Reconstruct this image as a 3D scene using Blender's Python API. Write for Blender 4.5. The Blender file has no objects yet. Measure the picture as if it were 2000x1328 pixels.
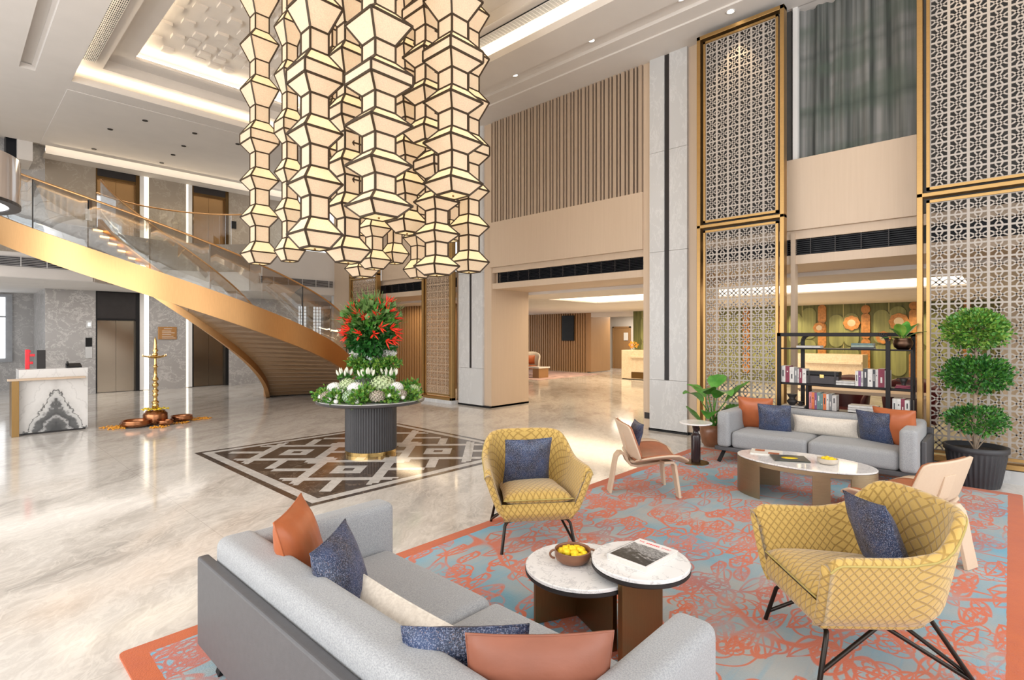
import bpy, math, random
import numpy as np
from mathutils import Vector, Matrix, noise as mnoise

S = bpy.context.scene
COL = S.collection
PI = math.pi
rnd = random.Random(7)

# ------------------------------------------------------------------ camera, world, light, exposure
cam_d = bpy.data.cameras.new('camera')
cam = bpy.data.objects.new('camera', cam_d)
COL.objects.link(cam)
cam_d.sensor_width = 36.0
cam_d.lens = 1039.0 / 2000.0 * 36.0
cam_d.shift_y = -10.5 / 2000.0
cam_d.clip_start = 0.05
cam_d.clip_end = 200
cam.location = (0, 0, 1.75)
cam.rotation_euler = (math.radians(90), 0, math.radians(43.1 - 90))
S.camera = cam

S.view_settings.view_transform = 'Standard'
S.view_settings.look = 'None'
S.view_settings.exposure = -0.34
S.view_settings.gamma = 1.0
S.view_settings.use_curve_mapping = False
S.cycles.use_denoising = True
S.cycles.max_bounces = 7
S.cycles.diffuse_bounces = 4
S.cycles.glossy_bounces = 4
S.cycles.transmission_bounces = 4
S.cycles.transparent_max_bounces = 12
S.cycles.caustics_reflective = False
S.cycles.caustics_refractive = False
S.cycles.sample_clamp_indirect = 4.0
S.cycles.blur_glossy = 0.5

w = bpy.data.worlds.new('daylight_world')
S.world = w
w.use_nodes = True
w.node_tree.nodes['Background'].inputs[0].default_value = (0.93, 0.97, 1.0, 1)
w.node_tree.nodes['Background'].inputs[1].default_value = 2.2


def lamp(name, kind, loc, energy, color=(1, .86, .68), size=.1, rot=(0, 0, 0), sy=None, spot=1.2, blend=.6, glossy=True):
    d = bpy.data.lights.new(name, kind)
    d.energy = energy
    d.color = color
    if kind == 'AREA':
        d.size = size
        if sy:
            d.shape = 'RECTANGLE'
            d.size_y = sy
    elif kind == 'SPOT':
        d.spot_size = spot
        d.spot_blend = blend
        d.shadow_soft_size = size
    else:
        d.shadow_soft_size = size
    o = bpy.data.objects.new(name, d)
    o.location = loc
    o.rotation_euler = rot
    COL.objects.link(o)
    return o


# daylight coming in through the glazed street fronts on the left and behind the camera
R90 = math.radians(90)
lamp('daylight_window_left', 'AREA', (-5.7, 5.5, 3.2), 1150, (1, .97, .93), 5.6, (0, -R90, 0), 15)
lamp('daylight_window_behind', 'AREA', (3.0, -4.7, 3.2), 430, (1, .98, .96), 11, (R90, 0, 0), 5.6)


# ------------------------------------------------------------------ mesh builder
class MB:
    def __init__(s):
        s.v = []; s.f = []; s.m = []; s.s = []; s.uv = []

    def add(s, verts, faces, mat=0, smooth=False, uvs=None):
        b = len(s.v)
        s.v.extend(tuple(p) for p in verts)
        for i, f in enumerate(faces):
            s.f.append(tuple(b + k for k in f))
            s.m.append(mat)
            s.s.append(smooth)
            s.uv.append(uvs[i] if uvs else None)
        return s

    def box(s, x0, y0, z0, x1, y1, z1, mat=0):
        x0, x1 = min(x0, x1), max(x0, x1)
        y0, y1 = min(y0, y1), max(y0, y1)
        z0, z1 = min(z0, z1), max(z0, z1)
        v = [(x0, y0, z0), (x1, y0, z0), (x1, y1, z0), (x0, y1, z0), (x0, y0, z1), (x1, y0, z1), (x1, y1, z1), (x0, y1, z1)]
        return s.add(v, [(0, 3, 2, 1), (4, 5, 6, 7), (0, 1, 5, 4), (1, 2, 6, 5), (2, 3, 7, 6), (3, 0, 4, 7)], mat)

    def hexa(s, v8, mat=0):
        return s.add(v8, [(0, 3, 2, 1), (4, 5, 6, 7), (0, 1, 5, 4), (1, 2, 6, 5), (2, 3, 7, 6), (3, 0, 4, 7)], mat)

    def bar(s, a, b, w, h, up=(0, 0, 1), mat=0):
        a, b, up = Vector(a), Vector(b), Vector(up)
        d = (b - a).normalized()
        x = d.cross(up)
        if x.length < 1e-4:
            x = d.cross(Vector((1, 0, 0)))
        x.normalize()
        y = x.cross(d).normalized()
        x *= w / 2; y *= h / 2
        v = [a - x - y, a + x - y, a + x + y, a - x + y, b - x - y, b + x - y, b + x + y, b - x + y]
        return s.hexa(v, mat)

    def tube(s, pts, r, n=8, mat=0, closed=False, cap=True):
        P = [Vector(p) for p in pts]
        N = len(P)
        rr = r if isinstance(r, (list, tuple)) else [r] * N
        prev = None
        rings = []
        for i, p in enumerate(P):
            if closed:
                t = P[(i + 1) % N] - P[i - 1]
            else:
                t = P[min(i + 1, N - 1)] - P[max(i - 1, 0)]
            t.normalize()
            if prev is None:
                prev = t.orthogonal().normalized()
            x = (prev - t * prev.dot(t))
            if x.length < 1e-5:
                x = t.orthogonal()
            x.normalize()
            prev = x
            y = t.cross(x)
            rings.append([p + (x * math.cos(2 * PI * k / n) + y * math.sin(2 * PI * k / n)) * rr[i] for k in range(n)])
        v = [q for rg in rings for q in rg]
        f = []
        for i in range(N if closed else N - 1):
            j = (i + 1) % N
            for k in range(n):
                k2 = (k + 1) % n
                f.append((i * n + k, i * n + k2, j * n + k2, j * n + k))
        s.add(v, f, mat, True)
        if cap and not closed:
            s.add(rings[0], [tuple(range(n - 1, -1, -1))], mat)
            s.add(rings[-1], [tuple(range(n))], mat)
        return s

    def lathe(s, prof, n=32, c=(0, 0, 0), mat=0, smooth=True, sx=1, sy=1, cap=True):
        v = []
        for r, z in prof:
            for k in range(n):
                a = 2 * PI * k / n
                v.append((c[0] + r * sx * math.cos(a), c[1] + r * sy * math.sin(a), c[2] + z))
        f = []
        for i in range(len(prof) - 1):
            for k in range(n):
                k2 = (k + 1) % n
                f.append((i * n + k, i * n + k2, (i + 1) * n + k2, (i + 1) * n + k))
        s.add(v, f, mat, smooth)
        if not cap:
            return s
        if prof[0][0] > 1e-4:
            s.add(v[:n], [tuple(range(n - 1, -1, -1))], mat)
        if prof[-1][0] > 1e-4:
            s.add(v[-n:], [tuple(range(n))], mat)
        return s

    def disc(s, c, r, h, n=40, mat=0, sx=1, sy=1):
        return s.lathe([(r, 0), (r, h)], n, c, mat, False, sx, sy)

    def prism(s, poly, z0, z1, mat=0):
        n = len(poly)
        v = [(x, y, z0) for x, y in poly] + [(x, y, z1) for x, y in poly]
        f = [tuple(range(n - 1, -1, -1)), tuple(range(n, 2 * n))]
        f += [(k, (k + 1) % n, n + (k + 1) % n, n + k) for k in range(n)]
        return s.add(v, f, mat)

    def surf(s, fn, nu, nv, mat=0, smooth=True, uv=None, cu=False, flip=False):
        """fn(a,b), a,b in 0..1 -> point; optional uv(a,b)"""
        nn = nu if cu else nu + 1
        v = [fn(i / nu, j / nv) for j in range(nv + 1) for i in range(nn)]
        f = []; U = [] if uv else None
        for j in range(nv):
            for i in range(nu):
                i2 = (i + 1) % nn
                q = (j * nn + i, j * nn + i2, (j + 1) * nn + i2, (j + 1) * nn + i)
                if uv:
                    u4 = [uv(i / nu, j / nv), uv((i + 1) / nu, j / nv), uv((i + 1) / nu, (j + 1) / nv), uv(i / nu, (j + 1) / nv)]
                if flip:
                    q = q[::-1]
                    if uv:
                        u4 = u4[::-1]
                f.append(q)
                if uv:
                    U.append(u4)
        return s.add(v, f, mat, smooth, U)

    def ball(s, c, r, n=10, mat=0, sz=1.0):
        prof = [(max(1e-5, r * math.sin(PI * k / n)), -r * sz * math.cos(PI * k / n)) for k in range(n + 1)]
        return s.lathe(prof, n * 2 if n < 8 else n + 6, c, mat)

    def xform(s, M, start=0):
        for i in range(start, len(s.v)):
            s.v[i] = tuple(M @ Vector(s.v[i]))
        return s


def obj(name, mb, mats, parent=None, kind=None, bevel=0, seg=2, solid=0, loc=None, weld=False):
    me = bpy.data.meshes.new(name)
    me.from_pydata(mb.v, [], mb.f)
    if not isinstance(mats, (list, tuple)):
        mats = [mats]
    for m_ in mats:
        me.materials.append(m_)
    if len(mats) > 1:
        me.polygons.foreach_set('material_index', mb.m)
    me.polygons.foreach_set('use_smooth', mb.s)
    if any(u is not None for u in mb.uv):
        L = me.uv_layers.new(name='UVMap')
        dat = []
        for f, u in zip(mb.f, mb.uv):
            dat.extend(u if u is not None else [(0, 0)] * len(f))
        L.data.foreach_set('uv', [c for p in dat for c in p])
    me.update()
    o = bpy.data.objects.new(name, me)
    COL.objects.link(o)
    if parent:
        o.parent = parent
    if loc:
        o.location = loc
    if kind:
        o['kind'] = kind
    if weld:
        md = o.modifiers.new('weld', 'WELD')
        md.merge_threshold = 0.0005
    if solid:
        md = o.modifiers.new('thick', 'SOLIDIFY')
        md.thickness = solid
        md.offset = 0
    if bevel:
        md = o.modifiers.new('edge', 'BEVEL')
        md.width = bevel
        md.segments = seg
        md.limit_method = 'ANGLE'
        md.angle_limit = math.radians(40)
    return o


def tag(o, label, cat, group=None, kind=None):
    o['label'] = label
    o['category'] = cat
    if group:
        o['group'] = group
    if kind:
        o['kind'] = kind
    return o


def thing(name, label, cat, loc=(0, 0, 0), rz=0, group=None):
    o = bpy.data.objects.new(name, None)
    COL.objects.link(o)
    o.location = loc
    o.rotation_euler = (0, 0, rz)
    o.empty_display_size = .1
    return tag(o, label, cat, group)


def copy_tree(o, parent=None):
    c = o.copy()
    COL.objects.link(c)
    c.parent = parent
    for ch in list(o.children):
        copy_tree(ch, c)
    return c


def dup(root, label, loc, rz=None, group=None):
    c = copy_tree(root)
    c.location = loc
    if rz is not None:
        c.rotation_euler = (0, 0, rz)
    c['label'] = label
    if group:
        c['group'] = group
    return c


def struct(name, mb, mats, bevel=0, parent=None):
    return obj(name, mb, mats, parent, None if parent else 'structure', bevel)


# ------------------------------------------------------------------ materials
class NT:
    def __init__(s, name):
        s.mat = bpy.data.materials.new(name)
        s.mat.use_nodes = True
        s.t = s.mat.node_tree
        s.n = s.t.nodes
        s.n.clear()
        s.out = s.n.new('ShaderNodeOutputMaterial')
        s.b = s.n.new('ShaderNodeBsdfPrincipled')
        s.t.links.new(s.b.outputs[0], s.out.inputs[0])

    def node(s, t, **kw):
        nd = s.n.new(t)
        for k, v in kw.items():
            setattr(nd, k, v)
        return nd

    def put(s, sock, val):
        if isinstance(val, bpy.types.NodeSocket):
            s.t.links.new(val, sock)
        elif isinstance(val, (tuple, list)):
            sock.default_value = tuple(val) + ((1,) if len(val) == 3 and len(sock.default_value) == 4 else ())
        else:
            sock.default_value = val

    def m(s, op, a, b=None, c=None, clamp=False):
        nd = s.node('ShaderNodeMath', operation=op, use_clamp=clamp)
        s.put(nd.inputs[0], a)
        if b is not None:
            s.put(nd.inputs[1], b)
        if c is not None:
            s.put(nd.inputs[2], c)
        return nd.outputs[0]

    def vm(s, op, a, b=None, scale=None):
        nd = s.node('ShaderNodeVectorMath', operation=op)
        s.put(nd.inputs[0], a)
        if b is not None:
            s.put(nd.inputs[1], b)
        if scale is not None:
            s.put(nd.inputs['Scale'], scale)
        return nd.outputs['Value'] if op in ('LENGTH', 'DISTANCE', 'DOT_PRODUCT') else nd.outputs[0]

    def coord(s, kind='Object'):
        return s.node('ShaderNodeTexCoord').outputs[kind]

    def mapping(s, vec, scale=(1, 1, 1), rot=(0, 0, 0), loc=(0, 0, 0)):
        nd = s.node('ShaderNodeMapping')
        s.put(nd.inputs['Vector'], vec)
        nd.inputs['Scale'].default_value = scale
        nd.inputs['Rotation'].default_value = rot
        nd.inputs['Location'].default_value = loc
        return nd.outputs[0]

    def noise(s, vec, scale=5, detail=3, rough=.5, dist=0, color=False):
        nd = s.node('ShaderNodeTexNoise')
        s.put(nd.inputs['Vector'], vec)
        nd.inputs['Scale'].default_value = scale
        nd.inputs['Detail'].default_value = detail
        nd.inputs['Roughness'].default_value = rough
        nd.inputs['Distortion'].default_value = dist
        return nd.outputs['Color' if color else 'Fac']

    def ramp(s, fac, stops, interp='LINEAR'):
        nd = s.node('ShaderNodeValToRGB')
        nd.color_ramp.interpolation = interp
        e = nd.color_ramp.elements
        while len(e) < len(stops):
            e.new(.5)
        for el, (p, c) in zip(e, stops):
            el.position = p
            el.color = (c, c, c, 1) if isinstance(c, (int, float)) else tuple(c) + (1,)
        s.put(nd.inputs[0], fac)
        return nd.outputs[0]

    def mix(s, fac, a, b, bt='MIX'):
        nd = s.node('ShaderNodeMix', data_type='RGBA', blend_type=bt)
        s.put(nd.inputs[0], fac)
        s.put(nd.inputs[6], a)
        s.put(nd.inputs[7], b)
        return nd.outputs[2]

    def sep(s, vec):
        nd = s.node('ShaderNodeSeparateXYZ')
        s.put(nd.inputs[0], vec)
        return nd.outputs

    def comb(s, x=0, y=0, z=0):
        nd = s.node('ShaderNodeCombineXYZ')
        for i, v in enumerate((x, y, z)):
            s.put(nd.inputs[i], v)
        return nd.outputs[0]

    def bump(s, h, strength=.2, dist=.01):
        nd = s.node('ShaderNodeBump')
        nd.inputs['Strength'].default_value = strength
        nd.inputs['Distance'].default_value = dist
        s.put(nd.inputs['Height'], h)
        s.t.links.new(nd.outputs[0], s.b.inputs['Normal'])

    def set(s, col=None, rough=None, metal=None, spec=None, emit=None, estr=None, sheen=None, coat=None):
        I = s.b.inputs
        for k, v in (('Base Color', col), ('Roughness', rough), ('Metallic', metal), ('Specular IOR Level', spec),
                     ('Emission Color', emit), ('Emission Strength', estr), ('Sheen Weight', sheen), ('Coat Weight', coat)):
            if v is not None:
                s.put(I[k], v)
        return s.mat


def plain(name, col, rough=.5, metal=0, var=.12, scale=6, spec=.5, bump=0, stretch=(1, 1, 1), coat=None):
    n = NT(name)
    v = n.mapping(n.coord(), stretch)
    f = n.noise(v, scale, 3)
    c = n.ramp(f, [(.25, [x * (1 - var) for x in col]), (.75, [min(1, x * (1 + var)) for x in col])])
    if bump:
        n.bump(n.noise(v, scale * 8, 2), bump, .004)
    return n.set(c, rough, metal, spec, coat=coat)


def glow(name, col, strength, base=(.8, .8, .8)):
    n = NT(name)
    f = n.noise(n.coord(), 3, 1)
    c = n.mix(n.m('MULTIPLY', f, .12), col, (1, 1, 1))
    return n.set(base, .6, 0, .2, c, strength)


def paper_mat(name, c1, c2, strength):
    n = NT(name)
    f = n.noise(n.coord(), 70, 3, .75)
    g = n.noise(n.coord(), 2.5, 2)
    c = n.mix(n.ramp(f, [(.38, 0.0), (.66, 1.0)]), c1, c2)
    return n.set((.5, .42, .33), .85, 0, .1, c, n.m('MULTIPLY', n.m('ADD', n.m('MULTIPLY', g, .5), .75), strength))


def wood_mat(name, c1, c2, rough=.45, axis=2, scale=14):
    n = NT(name)
    st = [scale, scale, scale]
    st[axis] = .5
    v = n.mapping(n.coord(), st)
    f = n.noise(v, 2.2, 5, .6, .3)
    f2 = n.noise(n.mapping(n.coord(), (.9, .9, .25)), 1.3, 2)
    c = n.mix(f, c1, c2)
    c = n.mix(n.m('MULTIPLY', f2, .25), c, [x * .82 for x in c1])
    n.bump(f, .06, .002)
    return n.set(c, rough, 0, .4)


def marble_mat(name, base, vein, rough=.12, scale=1.5, dark=None, sharp=.06, stretch=(1, 1, 1)):
    n = NT(name)
    v = n.mapping(n.coord(), stretch)
    d = n.noise(v, scale, 4, .6, 0, True)
    vv = n.vm('ADD', v, n.vm('SCALE', d, scale=.9))
    f = n.noise(vv, scale * 1.2, 8, .62, .8)
    cloud = n.noise(v, scale * .6, 3)
    a = n.m('ABSOLUTE', n.m('SUBTRACT', f, .5))
    line = n.ramp(a, [(0, 1.0), (sharp, 0.0)])
    c = n.mix(n.m('MULTIPLY', cloud, .8), base, dark or [x * .86 for x in base])
    c = n.mix(n.m('MULTIPLY', line, .75), c, vein)
    return n.set(c, rough, 0, .5)


def fabric_mat(name, c1, c2, scale=160, rough=.9, bump=.35, sheen=.2):
    n = NT(name)
    co = n.coord()
    f = n.noise(co, scale, 2, .7)
    g = n.noise(co, scale * .12, 2)
    c = n.mix(n.ramp(f, [(.35, 0.0), (.65, 1.0)]), c1, c2)
    c = n.mix(n.m('MULTIPLY', g, .15), c, [x * .8 for x in c1])
    n.bump(f, bump, .002)
    return n.set(c, rough, 0, .25, sheen=sheen)


def glass_mat(name, tint=(.9, .95, .93), fac=.12, rough=.02):
    n = NT(name)
    tr = n.node('ShaderNodeBsdfTransparent')
    n.put(tr.inputs[0], n.mix(n.m('MULTIPLY', n.noise(n.coord(), 1.2, 1), .3), tint, (1, 1, 1)))
    gl = n.node('ShaderNodeBsdfGlossy')
    gl.inputs['Roughness'].default_value = rough
    gl.inputs[0].default_value = (.95, .97, 1, 1)
    fr = n.node('ShaderNodeFresnel')
    fr.inputs[0].default_value = 1.5
    mx = n.node('ShaderNodeMixShader')
    n.put(mx.inputs[0], n.m('ADD', n.m('MULTIPLY', fr.outputs[0], .6), fac, clamp=True))
    n.t.links.new(tr.outputs[0], mx.inputs[1])
    n.t.links.new(gl.outputs[0], mx.inputs[2])
    n.t.links.new(mx.outputs[0], n.out.inputs[0])
    return n.mat


def metal_mat(name, col, rough=.3, brushed=(1, 1, 40), var=.18):
    n = NT(name)
    f = n.noise(n.mapping(n.coord(), brushed), 6, 4, .6)
    g = n.noise(n.coord(), .7, 2)
    c = n.ramp(f, [(.3, [x * (1 - var) for x in col]), (.7, col)])
    c = n.mix(n.m('MULTIPLY', g, .3), c, [x * .8 for x in col])
    return n.set(c, n.m('ADD', n.m('MULTIPLY', f, .15), rough - .07), 1.0)


def quilt_mat(name, c1, c2, line, pitch=.05, width=.13):
    n = NT(name)
    u = n.sep(n.coord('UV'))
    a = n.m('DIVIDE', n.m('ADD', u[0], n.m('MULTIPLY', u[1], .72)), pitch)
    b = n.m('DIVIDE', n.m('SUBTRACT', u[0], n.m('MULTIPLY', u[1], .72)), pitch)

    def ln(x):
        return n.m('ABSOLUTE', n.m('SUBTRACT', n.m('FRACT', x), .5))
    mx = n.m('MAXIMUM', ln(a), ln(b))
    mask = n.ramp(mx, [(.5 - width, 0.0), (.5 - width * .45, 1.0)])
    g = n.noise(n.coord(), 220, 2)
    c = n.mix(g, c1, c2)
    c = n.mix(n.m('MULTIPLY', mask, .75), c, line)
    n.bump(n.m('ADD', n.m('MULTIPLY', mask, -1.0), n.m('MULTIPLY', g, .15)), .55, .006)
    return n.set(c, .75, 0, .3, sheen=.4)


def leaf_mat(name, c1, c2, rough=.4, scale=9):
    n = NT(name)
    f = n.noise(n.coord(), scale, 3)
    c = n.ramp(f, [(.3, c1), (.7, c2)])
    return n.set(c, rough, 0, .4)


def floor_mat():
    n = NT('polished_marble_floor')
    co = n.coord()
    v = n.mapping(co, (1, 1, 1), (0, 0, math.radians(-38)))
    d = n.noise(v, .8, 4, .6, 0, True)
    vv = n.vm('ADD', n.mapping(v, (.5, 1.35, 1)), n.vm('SCALE', d, scale=.8))
    f = n.noise(vv, 1.6, 9, .66, .5)
    fine = n.noise(n.vm('ADD', n.mapping(v, (2.2, 6, 1)), n.vm('SCALE', d, scale=2.0)), 2.0, 6, .7, .6)
    c = n.ramp(f, [(.30, (.46, .43, .40)), (.45, (.67, .63, .585)), (.56, (.79, .755, .71)), (.72, (.73, .70, .655))])
    ln = n.ramp(n.m('ABSOLUTE', n.m('SUBTRACT', fine, .5)), [(0, 1.0), (.1, 0.0)])
    c = n.mix(n.m('MULTIPLY', ln, .26), c, (.40, .365, .33))
    wv = n.ramp(n.m('ABSOLUTE', n.m('SUBTRACT', n.noise(vv, 2.6, 5, .6, 1.2), .52)), [(0, 1.0), (.045, 0.0)])
    c = n.mix(n.m('MULTIPLY', wv, .45), c, (.86, .82, .76))
    # slab joints
    p = n.sep(co)
    jx = n.m('ABSOLUTE', n.m('SUBTRACT', n.m('FRACT', n.m('DIVIDE', n.m('ADD', p[0], .15), 1.8)), .5))
    jy = n.m('ABSOLUTE', n.m('SUBTRACT', n.m('FRACT', n.m('DIVIDE', n.m('ADD', p[1], .2), 1.8)), .5))
    j = n.m('GREATER_THAN', n.m('MAXIMUM', jx, jy), .4985)
    c = n.mix(n.m('MULTIPLY', j, .5), c, (.38, .34, .30))
    ix = n.m('FLOOR', n.m('DIVIDE', n.m('ADD', p[0], 1.05), 1.8))
    iy = n.m('FLOOR', n.m('DIVIDE', n.m('ADD', p[1], 1.1), 1.8))
    wn = n.node('ShaderNodeTexWhiteNoise')
    n.put(wn.inputs[0], n.comb(ix, iy, 0))
    c = n.mix(n.m('MULTIPLY', wn.outputs[0], .16), c, (.52, .49, .455))
    return n.set(c, n.m('ADD', n.m('MULTIPLY', f, .08), .06), 0, .55)


def rug_mat(x0, y0, x1, y1):
    n = NT('floral_wool_rug')
    co = n.coord()
    P = n.sep(co)
    wob = n.m('MULTIPLY', n.m('SUBTRACT', n.noise(co, 14, 2), .5), .012)
    dx = n.m('MINIMUM', n.m('SUBTRACT', P[0], x0), n.m('SUBTRACT', x1, P[0]))
    dy = n.m('MINIMUM', n.m('SUBTRACT', P[1], y0), n.m('SUBTRACT', y1, P[1]))
    edge = n.m('ADD', n.m('MINIMUM', dx, dy), wob)
    border = n.m('LESS_THAN', edge, .115)
    pile = n.noise(co, 120, 2, .7)
    # field: pale grey and washed turquoise
    big = n.noise(n.mapping(co, (1, .6, 1)), 1.1, 3, .6)
    streak = n.noise(n.mapping(co, (.8, 9, 1)), 2.2, 3, .6)
    field = n.ramp(big, [(.36, (.17, .36, .47)), (.47, (.30, .40, .45)), (.56, (.40, .42, .42)), (.68, (.44, .45, .42))])
    field = n.mix(n.ramp(streak, [(.5, 0.0), (.72, .5)]), field, (.17, .38, .52))
    rim = n.ramp(edge, [(.115, 1.0), (.32, 0.0)])
    field = n.mix(n.m('MULTIPLY', rim, n.ramp(n.noise(co, 1.6, 1), [(.45, 0.0), (.6, .8)])), field, (.10, .44, .66))
    line_total = None
    fill_total = None

    def acc(a, b):
        return b if a is None else n.m('MAXIMUM', a, b)
    warp = n.vm('SCALE', n.vm('SUBTRACT', n.noise(co, 1.8, 2, .5, 0, True), (.5, .5, .5)), scale=.10)
    base = n.vm('ADD', co, warp)

    def cells(sc, off, rand, stretch=(1, 1, 0), rot=0):
        q = n.mapping(n.vm('SCALE', n.vm('ADD', base, off), scale=sc), stretch, (0, 0, rot))
        vo = n.node('ShaderNodeTexVoronoi', voronoi_dimensions='2D', feature='F1')
        n.put(vo.inputs['Vector'], q)
        vo.inputs['Scale'].default_value = 1
        vo.inputs['Randomness'].default_value = rand
        rc = n.node('ShaderNodeSeparateColor')
        n.put(rc.inputs[0], vo.outputs['Color'])
        return n.sep(n.vm('SUBTRACT', q, vo.outputs['Position'])), vo.outputs['Distance'], rc.outputs
    hatch = n.ramp(n.noise(n.mapping(co, (1, 2.2, 1)), 20, 2), [(.44, 0.0), (.52, 1.0)])
    # open blossoms: nested rounded petals
    for sc, off, pet, keep_at, fill_at in ((1.75, (0, 0, 0), 5, .22, .60), (2.9, (3.3, 1.7, 0), 4, .58, .70)):
        L, r, rc = cells(sc, off, .55)
        ang = n.m('ARCTAN2', L[1], L[0])
        ph = n.m('MULTIPLY', rc[0], 6.28)
        keep = n.m('GREATER_THAN', rc[1], keep_at)
        lobe = n.m('POWER', n.m('ABSOLUTE', n.m('COSINE', n.m('ADD', n.m('MULTIPLY', ang, pet / 2), ph))), .55)
        lobe2 = n.m('POWER', n.m('ABSOLUTE', n.m('SINE', n.m('ADD', n.m('MULTIPLY', ang, pet / 2), ph))), .55)
        for s_, lb, lo in ((.40, lobe, .55), (.33, lobe2, .45), (.21, lobe, .5), (.10, lobe2, .6)):
            Rk_ = n.m('MULTIPLY', n.m('ADD', lo, n.m('MULTIPLY', lb, 1 - lo)), s_)
            dd = n.m('ABSOLUTE', n.m('SUBTRACT', r, Rk_))
            line_total = acc(line_total, n.m('MULTIPLY', n.ramp(dd, [(.0055 * sc, 1.0), (.011 * sc, 0.0)]), keep))
            if s_ == .33:
                core = n.m('MULTIPLY', n.m('LESS_THAN', r, Rk_), n.m('GREATER_THAN', rc[2], fill_at))
                fill_total = acc(fill_total, n.m('MULTIPLY', n.m('MULTIPLY', core, hatch), keep))
    # pointed leaves with a midrib
    for sc, off, rot in ((2.2, (7, 4, 0), .6), (2.6, (1, 9, 0), -.8), (2.0, (5, 5, 0), 1.5)):
        L, r, rc = cells(sc, off, .8, (1, 2.6, 0), rot)
        keep = n.m('GREATER_THAN', rc[1], .45)
        ax_ = n.m('ABSOLUTE', L[0])
        half = n.m('MULTIPLY', n.m('SUBTRACT', 1.0, n.m('POWER', n.m('DIVIDE', ax_, .42), 2.0), clamp=True), .26)
        ay_ = n.m('ABSOLUTE', L[1])
        inside = n.m('LESS_THAN', ay_, half)
        edge_l = n.m('MULTIPLY', n.ramp(n.m('ABSOLUTE', n.m('SUBTRACT', ay_, half)), [(.014 * sc, 1.0), (.028 * sc, 0.0)]), n.m('LESS_THAN', ax_, .42))
        rib = n.m('MULTIPLY', n.m('LESS_THAN', ay_, .012 * sc), n.m('LESS_THAN', ax_, .46))
        line_total = acc(line_total, n.m('MULTIPLY', n.m('MAXIMUM', edge_l, rib), keep))
        fill_total = acc(fill_total, n.m('MULTIPLY', n.m('MULTIPLY', inside, hatch), n.m('GREATER_THAN', rc[1], .74)))
    # trailing stems
    for sc, off in ((.85, (0, 0, 0)), (1.3, (5, 2, 0))):
        vn = n.noise(n.vm('ADD', n.mapping(co, (1, .8, 1)), off), sc, 1, .3, .3)
        line_total = acc(line_total, n.ramp(n.m('ABSOLUTE', n.m('SUBTRACT', vn, .5)), [(.004, 1.0), (.008, 0.0)]))
    fade = n.ramp(n.noise(n.mapping(co, (1, 1.6, 1)), 1.7, 3), [(.28, .25), (.5, 1.0)])
    orange = n.mix(n.noise(co, 2.4, 2), (.68, .125, .04), (.62, .19, .10))
    orange = n.mix(n.ramp(n.noise(n.vm('ADD', co, (9, 3, 0)), .9, 2), [(.55, 0.0), (.7, .65)]), orange, (.26, .17, .22))
    c = n.mix(n.m('MULTIPLY', fill_total, n.m('MULTIPLY', fade, .85)), field, orange)
    c = n.mix(n.m('MULTIPLY', line_total, n.m('MULTIPLY', fade, .95)), c, orange)
    bcol = n.mix(n.noise(co, 7, 3), (.62, .145, .035), (.50, .11, .045))
    c = n.mix(border, c, bcol)
    c = n.mix(n.m('MULTIPLY', pile, .22), c, n.vm('SCALE', c, scale=.6))
    n.bump(pile, .5, .006)
    return n.set(c, .95, 0, .1, sheen=.2)


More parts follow.
